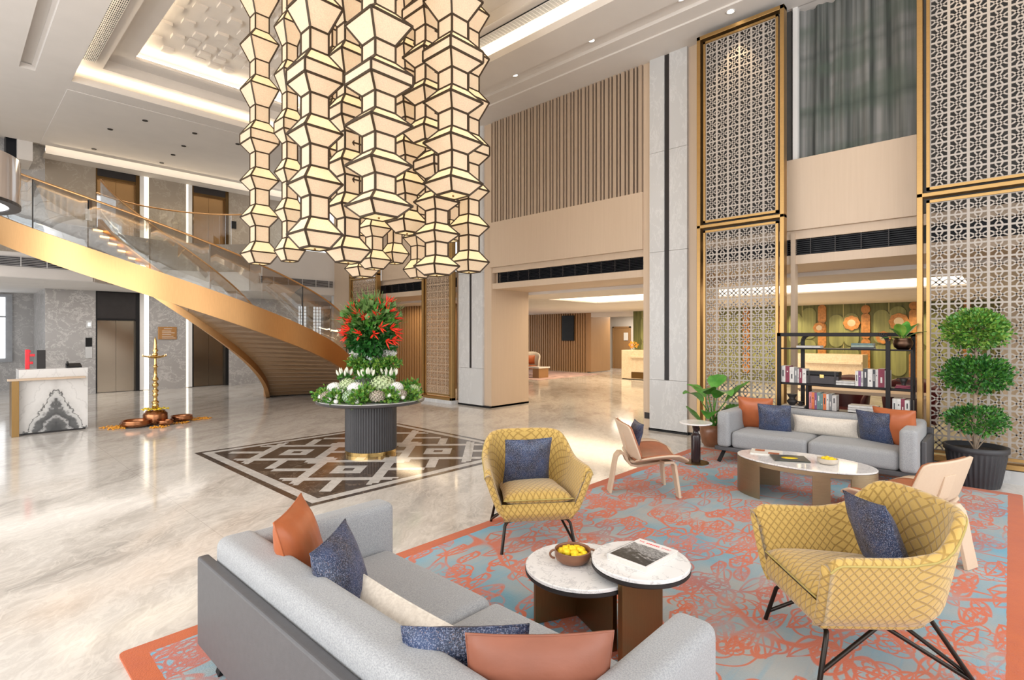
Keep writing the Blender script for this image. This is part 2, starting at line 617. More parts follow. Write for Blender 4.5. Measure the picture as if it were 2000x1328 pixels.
M = dict(
    floor=floor_mat(),
    plaster=plain('warm_white_plaster', (.70, .655, .615), .85, var=.03, scale=2),
    white=plain('white_plaster', (.78, .76, .74), .8, var=.03, scale=2),
    oak=wood_mat('pale_oak_veneer', (.55, .42, .305), (.63, .495, .375)),
    oak_dark=wood_mat('oak_slats', (.40, .255, .15), (.50, .335, .21)),
    oak_gap=plain('dark_slat_gap', (.05, .026, .014), .8),
    walnut=wood_mat('warm_walnut', (.34, .19, .085), (.44, .26, .12)),
    grey_marble=marble_mat('grey_marble', (.44, .42, .41), (.62, .60, .585), .22, 1.9, (.29, .28, .275), .03, (1, 1, 1.2)),
    brown_marble=marble_mat('taupe_stone', (.36, .305, .245), (.43, .375, .31), .35, 1.5, (.27, .225, .18), .03),
    pale_stone=marble_mat('pale_grey_stone', (.60, .60, .60), (.67, .67, .67), .35, 2.2, (.50, .50, .505), .03, (1, 1, .45)),
    white_marble=marble_mat('white_table_marble', (.88, .87, .86), (.50, .50, .51), .1, 2.6, (.76, .755, .75), .018),
    travertine=marble_mat('cream_terrazzo', (.80, .70, .54), (.60, .45, .28), .35, 5, (.70, .58, .42), .05),
    black=plain('black_satin', (.010, .010, .011), .45, spec=.25),
    charcoal=plain('charcoal_metal', (.03, .026, .026), .42, spec=.3),
    grille=plain('black_grille', (.007, .008, .012), .4, spec=.25),
    gold=metal_mat('brass_gold', (.48, .30, .12), .42),
    copper=metal_mat('brushed_copper', (.66, .37, .16), .36, (40, 40, 1)),
    bronze=metal_mat('bronze_frame', (.30, .18, .07), .35, (40, 40, 1)),
    bronze_dark=metal_mat('dark_bronze', (.16, .10, .045), .3, (1, 1, 60)),
    champagne=metal_mat('champagne_metal', (.42, .33, .21), .4, (1, 1, 60)),
    brass=metal_mat('polished_brass', (.72, .48, .18), .18, (1, 1, 1)),
    oldcopper=metal_mat('aged_copper', (.40, .17, .08), .28, (1, 1, 1)),
    steel=metal_mat('lift_door_steel', (.30, .24, .18), .2, (1, 1, 90)),
    steel_gold=metal_mat('bronze_lift_door', (.62, .40, .20), .24, (1, 1, 90)),
    fret=plain('taupe_fretwork', (.40, .355, .315), .5, var=.06),
    fret_oak=plain('oak_fretwork', (.46, .34, .24), .5, var=.08),
    glass=glass_mat('clear_glass', (.975, .99, .985), .015),
    vase_glass=glass_mat('vase_glass', (.88, .95, .92), .10),
    smoke=glass_mat('reflective_glass', (.62, .60, .58), .38),
    sofa=fabric_mat('light_grey_wool', (.27, .28, .295), (.41, .42, .435), 190),
    leather_grey=plain('charcoal_leather', (.085, .085, .092), .45, var=.08, scale=30, bump=.1),
    tan=plain('tan_leather', (.40, .14, .065), .42, var=.1, scale=12, bump=.08),
    rust=plain('rust_satin', (.44, .12, .04), .38, var=.12, scale=7, bump=.12, stretch=(1, 3, 1)),
    cream=fabric_mat('cream_shot_silk', (.62, .56, .49), (.74, .68, .60), 60, .5, .25),
    quilt=quilt_mat('yellow_quilted_fabric', (.53, .34, .085), (.59, .395, .12), (.32, .19, .04)),
    ply=wood_mat('bleached_ash_ply', (.62, .46, .33), (.70, .55, .41), .45, 1, 20),
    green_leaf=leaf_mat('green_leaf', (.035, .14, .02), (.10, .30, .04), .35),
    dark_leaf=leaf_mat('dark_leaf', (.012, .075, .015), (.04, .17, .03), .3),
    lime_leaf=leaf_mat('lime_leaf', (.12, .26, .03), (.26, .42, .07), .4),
    palegreen=leaf_mat('pale_green_petals', (.34, .46, .20), (.62, .70, .46), .6, 40),
    whitepetal=leaf_mat('white_petals', (.80, .80, .76), (.93, .93, .90), .6, 30),
    redpetal=leaf_mat('red_petals', (.72, .02, .012), (.92, .07, .03), .4, 20),
    yellowpetal=leaf_mat('yellow_petals', (.85, .55, .01), (.98, .78, .04), .6, 50),
    orangepetal=leaf_mat('orange_petals', (.80, .28, .02), (.95, .50, .06), .6, 50),
    bark=plain('pale_bark', (.34, .26, .19), .85, var=.25, scale=25, bump=.3),
    soil=plain('dark_soil', (.03, .022, .016), .95, var=.4, scale=60, bump=.6),
    terracotta=plain('glazed_brown_clay', (.22, .095, .05), .3, var=.2, scale=9),
    led=glow('warm_led', (1, .84, .60), 15.0),
    led_soft=glow('soft_led_strip', (1, .86, .64), 3.0),
    led_orange=glow('amber_step_light', (1, .50, .10), 5.0),
    downlight=glow('downlight_lens', (1, .88, .72), 9.0),
    window_glow=glow('bright_window_daylight', (.92, .96, 1), 1.6),
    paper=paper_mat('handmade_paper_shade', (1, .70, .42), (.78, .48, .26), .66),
    paper_top=paper_mat('handmade_paper_shade_lit', (1, .80, .42), (.95, .62, .25), 1.1),  # brighter copy for faces nearer the bulbs, their light put into the glow
    red=plain('red_lacquer', (.75, .015, .03), .35),
    floor_dark=marble_mat('dark_emperador_inlay', (.085, .058, .042), (.26, .20, .15), .1, 2.2, (.06, .042, .032), .02),
    floor_light=marble_mat('pale_grey_inlay', (.62, .59, .56), (.76, .74, .71), .1, 2.0, (.54, .52, .50)),
    maroon=plain('maroon_leather', (.07, .012, .014), .35),
    paperwhite=plain('book_pages', (.74, .71, .66), .8, var=.05, scale=50),
)


def navy_mat():
    n = NT('navy_speckled_jacquard')
    co = n.coord()
    f = n.noise(co, 190, 2, .75)
    g = n.noise(co, 7, 3)
    h = n.noise(n.mapping(co, (30, 3, 30)), 3, 2)
    c = n.mix(n.ramp(g, [(.35, 0.0), (.65, 1.0)]), (.008, .013, .032), (.016, .04, .115))
    c = n.mix(n.ramp(f, [(.5, 0.0), (.64, .8)]), c, (.24, .27, .38))
    c = n.mix(n.ramp(n.noise(n.vm('ADD', co, (4, 4, 4)), 150, 2), [(.6, 0.0), (.68, .5)]), c, (.28, .19, .17))
    n.bump(n.m('ADD', f, h), .3, .004)
    return n.set(c, .42, 0, .5)


M['navy'] = navy_mat()
M['rust_dusty'] = plain('dusty_rust_satin', (.26, .09, .052), .42, var=.1, scale=7, bump=.12, stretch=(1, 3, 1))
M['bright_leaf'] = leaf_mat('bright_leaf', (.05, .24, .03), (.13, .40, .06), .35)
M['grass_leaf'] = leaf_mat('grass_leaf', (.10, .20, .05), (.20, .32, .10), .5)
M['cream_bloom'] = leaf_mat('cream_bloom', (.66, .68, .52), (.86, .85, .76), .6)
M['sagepetal'] = leaf_mat('sage_petals', (.24, .36, .22), (.46, .58, .42), .6, 40)
M['dustpetal'] = leaf_mat('dusty_mauve_petals', (.30, .30, .20), (.52, .42, .38), .6, 40)
M['glazed'] = plain('pearl_glazed_ceramic', (.62, .55, .46), .2, var=.2)
M['rug'] = rug_mat(.65, -.10, 7.98, 3.55)

# ================================================================== THE SETTING
struct('floor', MB().box(-6, -5, -.2, 27, 24, 0), M['floor'])

# inlaid stone medallion under the flower table
mb = MB()
MX, MY = 4.33, 7.0


def inlay(x0, y0, x1, y1, z, mat):
    mb.add([(MX + x0, MY + y0, z), (MX + x1, MY + y0, z), (MX + x1, MY + y1, z), (MX + x0, MY + y1, z)], [(0, 1, 2, 3)], mat)


inlay(-1.8, -1.8, 1.8, 1.8, .0012, 0)
inlay(-1.72, -1.72, 1.72, 1.72, .0018, 1)
inlay(-1.60, -1.60, 1.60, 1.60, .0024, 0)
Q = .1305


def motif(p, q):
    a, b = abs(p), abs(q)
    mx_ = max(a, b)
    if mx_ <= 4:
        return mx_ > 3 or (.5 < mx_ <= 1.5)
    for u, v in ((p, q), (q, p)):
        if abs(v) <= .5 and abs(u) <= 7.5:
            return True
        if abs(abs(v) - 3.5) <= .5 and abs(u) <= 5.6:
            return True
    return False


H2 = Q / 2
for i in range(-36, 37):
    for j in range(-36, 37):
        p, q = (i + .5) / 2, (j + .5) / 2
        white = any(motif(p - cx, q - cy) for cx, cy in ((8, 0), (-8, 0), (0, 8), (0, -8)))
        # a dark ring of one motif is never overpainted by a neighbour's arm
        for cx, cy in ((8, 0), (-8, 0), (0, 8), (0, -8)):
            if max(abs(p - cx), abs(q - cy)) <= 3:
                white = motif(p - cx, q - cy)
        if not white:
            continue
        a0, b0 = p * Q, q * Q
        c4 = [(a0 + sx * H2 / 2, b0 + sy * H2 / 2) for sx, sy in ((-1, -1), (1, -1), (1, 1), (-1, 1))]
        # frame (a = right, b = away) is turned 45 degrees to the square
        pts = [((a + b) / 2 ** .5, (b - a) / 2 ** .5) for a, b in c4]
        if max(max(abs(x), abs(y)) for x, y in pts) > 1.57:
            continue
        mb.add([(MX + x, MY + y, .003) for x, y in pts], [(0, 1, 2, 3)], 1)
struct('floor_medallion', mb, [M['floor_dark'], M['floor_light']])

# ---------------------------------------------------------------- ceiling of the hall
def frame_plate(mb, X0, Y0, X1, Y1, x0, y0, x1, y1, z0, z1, mat=0):
    mb.box(X0, Y0, z0, X1, y0, z1, mat)
    mb.box(X0, y1, z0, X1, Y1, z1, mat)
    mb.box(X0, y0, z0, x0, y1, z1, mat)
    mb.box(x1, y0, z0, X1, y1, z1, mat)


CX0, CX1, CY0, CY1 = 1.74, 6.92, .35, 13.65
mb = MB()
# lowest layer at 6.8 with the tray opening, plus the shallow grooves on both sides
Z0, ZT = 6.8, 6.9
mb.box(-6, -5, Z0, .97, 18.72, ZT)
mb.box(1.2, -5, Z0, CX0, 18.72, ZT)
mb.box(.97, 13.63, Z0, 1.2, 18.72, ZT)
mb.box(CX0, -5, Z0, CX1, CY0, ZT)
mb.box(CX0, CY1, Z0, CX1, 14.15, ZT)
mb.box(CX0, 14.15, Z0 - .012, CX1, 18.72, ZT)
mb.box(CX1, -5, Z0, 7.6, 14.15, ZT)
mb.box(CX1, 14.15, Z0 - .012, 8.95, 18.72, ZT)
mb.box(7.9, -5, Z0, 8.95, 14.15, ZT)
mb.box(.9, -5, 6.92, 1.3, 13.7, 6.97)
mb.box(7.55, -5, 6.86, 7.95, 14.2, 6.97)
mb.box(8.2, -5, Z0 - .03, 8.95, 14.15, Z0)
mb.box(8.94, -5, Z0 - .03, 10.3, 16.5, ZT)
# upstand of the cove lip
frame_plate(mb, CX0 - .03, CY0 - .03, CX1 + .03, CY1 + .03, CX0, CY0, CX1, CY1, ZT, ZT + .03)
# raised ring
frame_plate(mb, 1.2, -.2, 7.45, 14.2, 2.2, .85, 6.46, 13.38, 7.12, 7.22)
mb.box(1.15, -.2, ZT, 1.2, 14.2, 7.22); mb.box(7.45, -.2, ZT, 7.5, 14.2, 7.22); mb.box(1.2, 14.2, ZT, 7.45, 14.25, 7.22); mb.box(1.2, -.25, ZT, 7.45, -.2, 7.22)
frame_plate(mb, 2.1, .75, 6.56, 13.5, 2.2, .85, 6.46, 13.38, 7.22, 7.36)
frame_plate(mb, 2.1, .75, 6.56, 13.5, 2.64, 1.15, 6.02, 12.9, 7.32, 7.38)
struct('ceiling', mb, M['plaster'])
# embossed inner panel: shallow raised squares
mb = MB()
mb.box(2.3, .8, 7.62, 6.36, 13.3, 7.7)
mb.box(2.28, .8, 7.38, 2.32, 13.3, 7.7); mb.box(6.34, .8, 7.38, 6.38, 13.3, 7.7); mb.box(2.3, 13.28, 7.38, 6.36, 13.32, 7.7); mb.box(2.3, .78, 7.38, 6.36, .82, 7.7)
r2 = random.Random(3)
for i in range(11):
    for j in range(34):
        if (i + j) % 2 == 0 or r2.random() < .35:
            x, y = 2.75 + i * .29, 1.3 + j * .34
            h = r2.choice((.02, .04, .06))
            mb.box(x, y, 7.62 - h, x + .2, y + .2, 7.62)
struct('ceiling_panel', mb, M['plaster'])
mb = MB()
for x0, y0, x1, y1 in ((1.58, .2, 1.66, 13.8), (7.0, .2, 7.08, 13.8), (1.6, 13.72, 7.06, 13.8), (1.6, .2, 7.06, .28)):
    mb.box(x0, y0, 6.915, x1, y1, 6.945)
tag(obj('cove_light', mb, M['led']), 'warm light strip around the large outer ceiling cove', 'cove light')
mb = MB()
for x0, y0, x1, y1 in ((2.46, 1.0, 2.54, 13.05), (6.12, 1.0, 6.2, 13.05), (2.5, 12.98, 6.16, 13.05), (2.5, 1.0, 6.16, 1.07)):
    mb.box(x0, y0, 7.40, x1, y1, 7.43)
tag(obj('cove_light', mb, M['led']), 'warm light strip around the inner embossed ceiling panel', 'cove light')
# air grilles on the raised ring
for gx, side in ((1.93, 'left'), (6.72, 'right')):
    mb = MB()
    mb.box(gx - .10, 1.0, 7.09, gx + .10, 13.1, 7.118, 1)
    for k in range(9):
        x = gx - .1 + k * .025
        mb.box(x - .004, 1.0, 7.078, x + .004, 13.1, 7.092, 0)
    for k in range(0, 160):
        y = 1.0 + k * .0757
        mb.box(gx - .1, y, 7.08, gx + .1, y + .012, 7.09, 0)
    tag(obj('air_grille', mb, [M['white'], M['grille']]), 'long perforated air grille on the %s side of the ceiling tray' % side, 'air grille')

# recessed lamps and small ceiling fittings
def ceiling_spot(x, y, z, label, r=.055, group=None, lit=True):
    t = thing('downlight', label, 'ceiling light', (x, y, z), 0, group)
    m_ = MB().lathe([(r, 0), (r * 1.25, -.012), (r * 1.25, 0)], 20)
    obj('trim_ring', m_, M['white'] if lit else M['charcoal'], t)
    obj('lens', MB().disc((0, 0, -.006), r * .9, .004, 20), M['downlight'] if lit else M['black'], t)
    return t


for (x, y), l in zip(((7.68, 7.11), (7.68, 5.30), (7.66, 3.65)), ('downlight in the ceiling groove nearest the chandelier', 'middle downlight in the ceiling groove above the slatted panel', 'downlight in the ceiling groove nearest the stone column top')):
    ceiling_spot(x, y, 6.858, 'bright ' + l)
    lamp('downlight_beam', 'SPOT', (x + .12, y, 6.75), 55, (1, .86, .68), .05, (0, .12, 0), spot=1.5)
ceiling_spot(8.35, 3.165, 6.768, 'bright downlight in the ceiling just above the tall lattice screen')
lamp('lattice_wash', 'SPOT', (8.36, 3.16, 6.7), 70, (1, .74, .42), .03, (0, -.12, 0), spot=1.1)
lamp('lattice_wash', 'SPOT', (8.36, .2, 6.7), 70, (1, .74, .42), .03, (0, -.12, 0), spot=1.1)
for k, (x, y) in enumerate(((3.24, 14.85), (2.79, 16.1), (4.29, 14.88), (4.38, 16.1), (2.79, 18.14), (4.39, 17.1), (4.37, 18.15), (5.31, 14.89))):
    ceiling_spot(x, y, 6.786, 'small dark sensor or sprinkler fitting in the plain ceiling above the stair', .045, 'ceiling fittings above the stair', False)

# ---------------------------------------------------------------- right-hand wall
XW = 8.9
for bx_ in (
        (8.9, 4.82, 0, 9.05, 4.98, 6.8),
        (8.9, 3.86, 0, 9.05, 4.10, 6.8),
        (8.9, 9.0, 0, 10.24, 9.26, 6.8),
        (8.95, 9.26, 0, 10.24, 10.3, 6.8),
        (8.9, 10.1, 0, 9.05, 10.2, 6.8),
        (9.05, 4.1, 0, 10.24, 4.95, 6.8),
        (8.9, 15.1, 0, 9.3, 16.47, 6.8),
        (8.9, 11.4, 3.32, 9.05, 13.6, 6.8),
        (8.9, -3, 0, 9.05, -.62, 6.8),
        (8.9, 2.4, 0, 9.05, 2.46, 3.3),
):
    struct('wall_right', MB().box(*bx_), M['oak'])
# lintel beam with recessed grille
for y0, y1 in ((4.98, 9.0), (-3, 4.1), (10.2, 15.2)):
    struct('wall_right_lintel', MB().box(8.93, y0, 3.21, 10.24, y1, 3.36), M['oak'])
    struct('wall_right_lintel', MB().box(8.93, y0, 2.83, 10.24, y1, 2.965), M['oak'])
    struct('wall_right_lintel', MB().box(9.062, y0, 2.9, 10.24, y1, 3.3), M['oak'])
mb = MB()
mb.box(8.86, 4.98, 3.34, 8.98, 9.02, 4.40)
mb.box(8.86, .90, 3.34, 8.98, 2.54, 4.42)
mb.box(8.86, 11.44, 3.34, 8.98, 13.58, 5.4)
struct('trim_1', mb, M['oak'])
mb = MB()
mb.box(8.97, 4.98, 4.38, 9.05, 9.0, 6.8, 1)
y = 5.0
k = 0
while y < 8.95:
    wd = .070 if k % 2 == 0 else .034
    mb.box(8.87, y, 4.40, 8.972, y + wd, 6.80, 0)
    y += wd + .040
    k += 1
struct('wall_right_slats', mb, [wood_mat('oak_wall_slats', (.42, .315, .23), (.50, .385, .29)), M['oak_gap']])
struct('baseboard_right', MB().box(8.84, 4.08, 0, 10.26, 4.84, .045).box(8.84, 9.0, 0, 10.25, 10.13, .045).box(8.88, 3.86, 0, 9, 4.1, .045), M['black'])

# grilles in the lintel
for (y0, y1), lb in zip(((4.98, 8.82), (.9, 2.52), (11.46, 13.52)), ('long black air grille above the wide lounge opening', 'black air grille above the bookshelf opening', 'black air grille above the narrow opening behind the flowers')):
    mb = MB()
    mb.box(9.02, y0, 2.965, 9.06, y1, 3.21, 0)
    for k in range(8):
        z = 2.975 + k * .03
        mb.box(8.945, y0, z, 9.02, y1, z + .008, 0)
    n_ = int((y1 - y0) / .32)
    for k in range(n_ + 1):
        yy = y0 + (y1 - y0) * k / max(1, n_)
        mb.box(8.94, yy - .006, 2.965, 8.99, yy + .006, 3.21, 1)
    tag(obj('air_grille', mb, [M['grille'], M['charcoal']]), lb, 'air grille')
# the same grille runs on behind the lattice screens
mb = MB()
for y0, y1 in ((-3, .9), (2.52, 4.1), (10.2, 11.46), (13.52, 15.1)):
    mb.box(9.0, y0, 2.965, 9.06, y1, 3.21)
struct('trim_2', mb, M['grille'])

# stone columns with a dark inlaid stripe
for n_, (y0, s0, s1, y1) in enumerate(((4.10, 4.435, 4.530, 4.82), (9.24, 9.63, 9.715, 10.11)), 1):
    mb = MB()
    mb.box(8.84, y0, .03, 9.0, y1, .93, 0)
    for z0_, z1_ in ((.935, 3.245), (3.25, 5.05), (5.055, 6.8)):
        mb.box(8.84, y0, z0_, 9.0, s0, z1_, 0)
        mb.box(8.84, s1, z0_, 9.0, y1, z1_, 0)
    mb.box(8.86, s0, .935, 9.0, s1, 6.8, 1)
    struct('column_%d' % n_, mb, [M['pale_stone'], M['charcoal']])
struct('wall_vent', MB().box(8.885, 4.84, .20, 8.905, 4.95, .31), M['charcoal'])

struct('wall_right_backing', MB().box(8.98, 2.47, 3.38, 9.02, 3.86, 6.77).box(8.98, -3, 3.38, 9.02, .86, 6.77), plain('recess_shade_sheet', (.075, .072, .068), .7))  # added dark sheets standing in for the dim depth behind the upper lattices
# window with a sheer grey curtain above the bookshelf opening
mb = MB()
mb.box(9.35, -3, 3.36, 9.45, 4.1, 6.8, 1)
mb.box(8.93, 2.37, 4.40, 9.02, 2.44, 6.8, 0)
mb.box(9.04, 2.44, 4.4, 9.10, 2.56, 6.8, 2)
struct('window_1', mb, [M['white'], plain('dusk_glass_behind_curtain', (.20, .25, .23), .3, var=.5, scale=1.2), M['black']])
mb = MB()


def curtain_pt(a, b):
    y = 2.40 - a * 1.56
    ph = y * 17 + 1.7 * math.sin(y * 3.1) + .3 * math.sin(b * 3 + y * 2)
    return (9.13 + .035 * math.sin(ph) + .02 * math.sin(ph * 2.3 + 1), y, 4.30 + b * 2.5)


mb.surf(curtain_pt, 120, 6)
n = NT('sheer_grey_green_curtain')
P_ = n.sep(n.coord())
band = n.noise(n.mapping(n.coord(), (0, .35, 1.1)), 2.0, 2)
fold = n.noise(n.mapping(n.coord(), (0, 6, .15)), 1.4, 3)  # shading of the folds, put into the cloth colour below
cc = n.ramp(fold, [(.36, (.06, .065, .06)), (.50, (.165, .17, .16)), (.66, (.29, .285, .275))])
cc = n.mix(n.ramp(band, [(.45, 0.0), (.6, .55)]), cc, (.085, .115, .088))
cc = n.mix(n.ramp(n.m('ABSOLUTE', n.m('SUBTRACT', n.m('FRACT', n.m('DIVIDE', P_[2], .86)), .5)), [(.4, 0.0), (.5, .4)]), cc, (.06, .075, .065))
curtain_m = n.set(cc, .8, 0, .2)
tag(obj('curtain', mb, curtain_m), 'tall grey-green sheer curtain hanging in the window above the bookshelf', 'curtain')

# ---------------------------------------------------------------- lattice screens
_A = [(0, .68), (.12, .66), (.22, .60), (.60, .22), (.66, .12), (.68, 0)]
_B = [(.32, 1), (.34, .88), (.40, .78), (.78, .40), (.88, .34), (1, .32)]
CELL = [_A, _B, [(1 - a, b) for a, b in _A], [(1 - a, b) for a, b in _B]]


def fretwork(mb, y0, y1, z0, z1, ny, nz, x=0, dep=.018, bw=.03, sw=.0165):
    cy, cz = (y1 - y0) / ny, (z1 - z0) / nz
    for i in range(ny + 1):
        w_ = bw if 0 < i < ny else bw * .8
        mb.box(x - dep / 2, y0 + i * cy - w_ / 2, z0, x + dep / 2, y0 + i * cy + w_ / 2, z1)
    for j in range(nz + 1):
        w_ = bw * .75
        mb.box(x - dep / 2 + .001, y0, z0 + j * cz - w_ / 2, x + dep / 2 - .001, y1, z0 + j * cz + w_ / 2)
    d2 = dep / 2 - .002
    quads = []
    for line in CELL:
        L_ = []
        for k, (a, b) in enumerate(line):
            p0 = line[max(0, k - 1)]; p1 = line[min(len(line) - 1, k + 1)]
            dx, dz = (p1[0] - p0[0]) * cy, (p1[1] - p0[1]) * cz
            l_ = math.hypot(dx, dz)
            nx_, nz_ = -dz / l_ * sw / 2, dx / l_ * sw / 2
            L_.append((a * cy, b * cz, nx_, nz_))
        quads.append(L_)
    for i in range(ny):
        for j in range(nz):
            oy, oz = y0 + i * cy, z0 + j * cz
            for L_ in quads:
                v = []
                for a, b, nx_, nz_ in L_:
                    v += [(x - d2, oy + a + nx_, oz + b + nz_), (x - d2, oy + a - nx_, oz + b - nz_), (x + d2, oy + a - nx_, oz + b - nz_), (x + d2, oy + a + nx_, oz + b + nz_)]
                f = []
                for k in range(len(L_) - 1):
                    for q in range(4):
                        q2 = (q + 1) % 4
                        f.append((k * 4 + q, k * 4 + q2, k * 4 + 4 + q2, k * 4 + 4 + q))
                mb.add(v, f)


def lattice(label, y0, y1, zs, ny, nzs, xf=8.62, fw=.06, mat='fret', gold='gold'):
    """zs: list of (z0,z1) panels, y0<y1 outer frame"""
    t = thing('lattice_screen', label, 'screen', (xf, (y0 + y1) / 2, 0))
    hy = (y1 - y0) / 2
    zb, zt = zs[0][0] - fw, zs[-1][1] + fw
    m_ = MB()
    m_.box(-.07, -hy, zb, .07, -hy + fw, zt)
    m_.box(-.07, hy - fw, zb, .07, hy, zt)
    m_.box(-.07, -hy, zb, .07, hy, zb + fw)
    m_.box(-.07, -hy, zt - fw, .07, hy, zt)
    for (a, b), (c, d) in zip(zs, zs[1:]):
        zc = (b + c) / 2
        m_.box(-.07, -hy, zc - .025, .07, hy, zc + .025)
    obj('frame', m_, M[gold], t, bevel=.004)
    for (a, b), nz in zip(zs, nzs):
        g = .035
        p = MB()
        iy = hy - fw - g
        p.box(-.03, -iy, a + g, .03, -iy + .035, b - g); p.box(-.03, iy - .035, a + g, .03, iy, b - g)
        p.box(-.03, -iy, a + g, .03, iy, a + g + .035); p.box(-.03, -iy, b - g - .035, .03, iy, b - g)
        pf = obj('panel_frame', p, M[gold], t)
        q = MB()
        fretwork(q, -iy + .035, iy - .035, a + g + .035, b - g - .035, ny, nz)
        obj('fretwork', q, M[mat], pf)
    return t


lattice('tall gold-framed taupe lattice screen between the stone column and the bookshelf', 2.455, 3.80, [(.22, 3.50), (3.56, 6.62)], 6, [17, 16])
lattice('tall gold-framed taupe lattice screen behind the topiary', -.50, .875, [(.22, 3.50), (3.56, 6.62)], 6, [17, 16])
lattice('gold-framed oak lattice screen between the stone column and the flowers', 10.2, 11.42, [(.16, 3.50), (3.56, 6.62)], 6, [17, 16], 8.75, .07, 'fret_oak')
lattice('gold-framed oak lattice screen beside the stair, behind the red flowers', 13.56, 15.12, [(.16, 3.50), (3.56, 6.62)], 7, [17, 16], 8.75, .07, 'fret_oak')
mb = MB()
mb.box(8.55, 2.45, 0, 8.95, 3.86, .15); mb.box(8.55, -.55, 0, 8.95, .88, .15); mb.box(8.68, 10.2, 0, 8.95, 11.44, .09); mb.box(8.68, 13.54, 0, 8.95, 15.14, .09)
struct('baseboard_screens', mb, M['pale_stone'])

# ---------------------------------------------------------------- lounge seen through the openings
mb = MB()
mb.box(10.24, -3, 2.76, 11.9, 20, 2.86); mb.box(14.4, -3, 2.76, 26, 20, 2.86)
mb.box(11.9, 9.7, 2.76, 14.4, 20, 2.86); mb.box(11.9, -3, 2.76, 14.4, .6, 2.86)
mb.box(11.5, .2, 3.05, 14.8, 10.1, 3.1)
mb.box(11.5, .2, 2.86, 11.52, 10.1, 3.1); mb.box(14.78, .2, 2.86, 14.8, 10.1, 3.1); mb.box(11.5, .2, 2.86, 14.8, .22, 3.1); mb.box(11.5, 10.08, 2.86, 14.8, 10.1, 3.1)
struct('ceiling_lounge', mb, M['plaster'])
mb = MB()
for x0, y0, x1, y1 in ((11.72, .4, 11.8, 9.9), (14.5, .4, 14.58, 9.9), (11.75, 9.8, 14.55, 9.88), (11.75, .42, 14.55, .5)):
    mb.box(x0, y0, 2.875, x1, y1, 2.905)
tag(obj('cove_light', MB().box(14.36, .62, 2.80, 14.40, 9.68, 3.0).box(11.92, 9.64, 2.80, 14.36, 9.68, 3.0), M['led_soft']), 'broad glowing band added for the lit far side of the lounge ceiling cove', 'cove light')  # added glowing boxes stand in for the lit inner faces of the cove
tag(obj('cove_light', mb, M['led']), 'warm light strip in the lounge ceiling cove beyond the openings', 'cove light')
mb = MB()
mb.box(20.55, 14.3, 0, 20.7, 20, 2.76, 1)
y = 14.35
while y < 19.9:
    mb.box(20.44, y, 0, 20.55, y + .085, 2.76, 0)
    y += .14
mb.box(20.4, 14.1, .03, 22.0, 14.33, 2.76, 0)
struct('wall_lounge', mb, [M['walnut'], M['oak_gap']])
mb = MB()
mb.box(24, 11, 0, 24.2, 19, 2.76, 0); mb.box(22.6, 16.5, 0, 24, 16.7, 2.76, 0); mb.box(20.4, 11.9, 2.55, 20.6, 14.1, 2.76, 0)
mb.box(9.05, -3.2, 0, 26, -3.0, 3, 0); mb.box(20.4, -3, 0, 20.6, .2, 2.8, 0)
struct('wall_lounge_far', mb, M['plaster'])
mb = MB().box(23.93, 14.2, 0, 24.0, 15.1, 2.1).box(23.9, 14.13, 0, 24.0, 14.2, 2.17).box(23.9, 15.1, 0, 24.0, 15.17, 2.17).box(23.9, 14.13, 2.1, 24, 15.17, 2.17)
dr = struct('door_1', mb, M['walnut'])
obj('notice', MB().box(23.9, 14.25, 1.45, 23.925, 14.50, 1.85), M['white'], dr)
# slatted wall inside the narrow opening
mb = MB()
mb.box(11.45, 10.3, 0, 11.6, 20, 2.76, 1)
y = 10.4
while y < 19.9:
    mb.box(11.33, y, 0, 11.45, y + .09, 2.76, 0)
    y += .15
struct('wall_inner_slats', mb, [M['walnut'], M['oak_gap']])

# ---------------------------------------------------------------- green art wall
mb = MB()
mb.box(20.4, .2, 0, 20.6, 11.9, 2.76, 0)
n = NT('olive_green_art_panels')
P_ = n.sep(n.coord())
stripe = n.m('LESS_THAN', n.m('ABSOLUTE', n.m('SUBTRACT', n.m('FRACT', n.m('DIVIDE', P_[1], .62)), .5)), .02)
f = n.noise(n.mapping(n.coord(), (1, 5, .4)), 3, 4)
cc = n.ramp(f, [(.3, (.075, .085, .018)), (.7, (.17, .175, .05))])
cc = n.mix(stripe, cc, (.42, .38, .16))
green_m = n.set(cc, .5)
struct('wall_art', mb, green_m)
green2 = plain('sage_art_ovals', (.22, .235, .085), .5, var=.3, scale=3, stretch=(1, 4, .3))
amber = plain('amber_wood_art', (.42, .175, .035), .45, var=.35, scale=14)


def stadium(cy, cz, wy, hz):
    pts = []
    r_ = wy / 2
    s_ = max(0, hz / 2 - r_)
    for k in range(13):
        a = PI * k / 12
        pts.append((cy + r_ * math.cos(a), cz + s_ + r_ * math.sin(a)))
    for k in range(13):
        a = PI + PI * k / 12
        pts.append((cy + r_ * math.cos(a), cz - s_ + r_ * math.sin(a)))
    return pts


def plaque_x(mb, pts, x0, x1, mat=0):
    n_ = len(pts)
    v = [(x0, y, z) for y, z in pts] + [(x1, y, z) for y, z in pts]
    f = [tuple(range(n_)), tuple(range(2 * n_ - 1, n_ - 1, -1))] + [(k, (k + 1) % n_, n_ + (k + 1) % n_, n_ + k) for k in range(n_)]
    mb.add(v, f, mat)


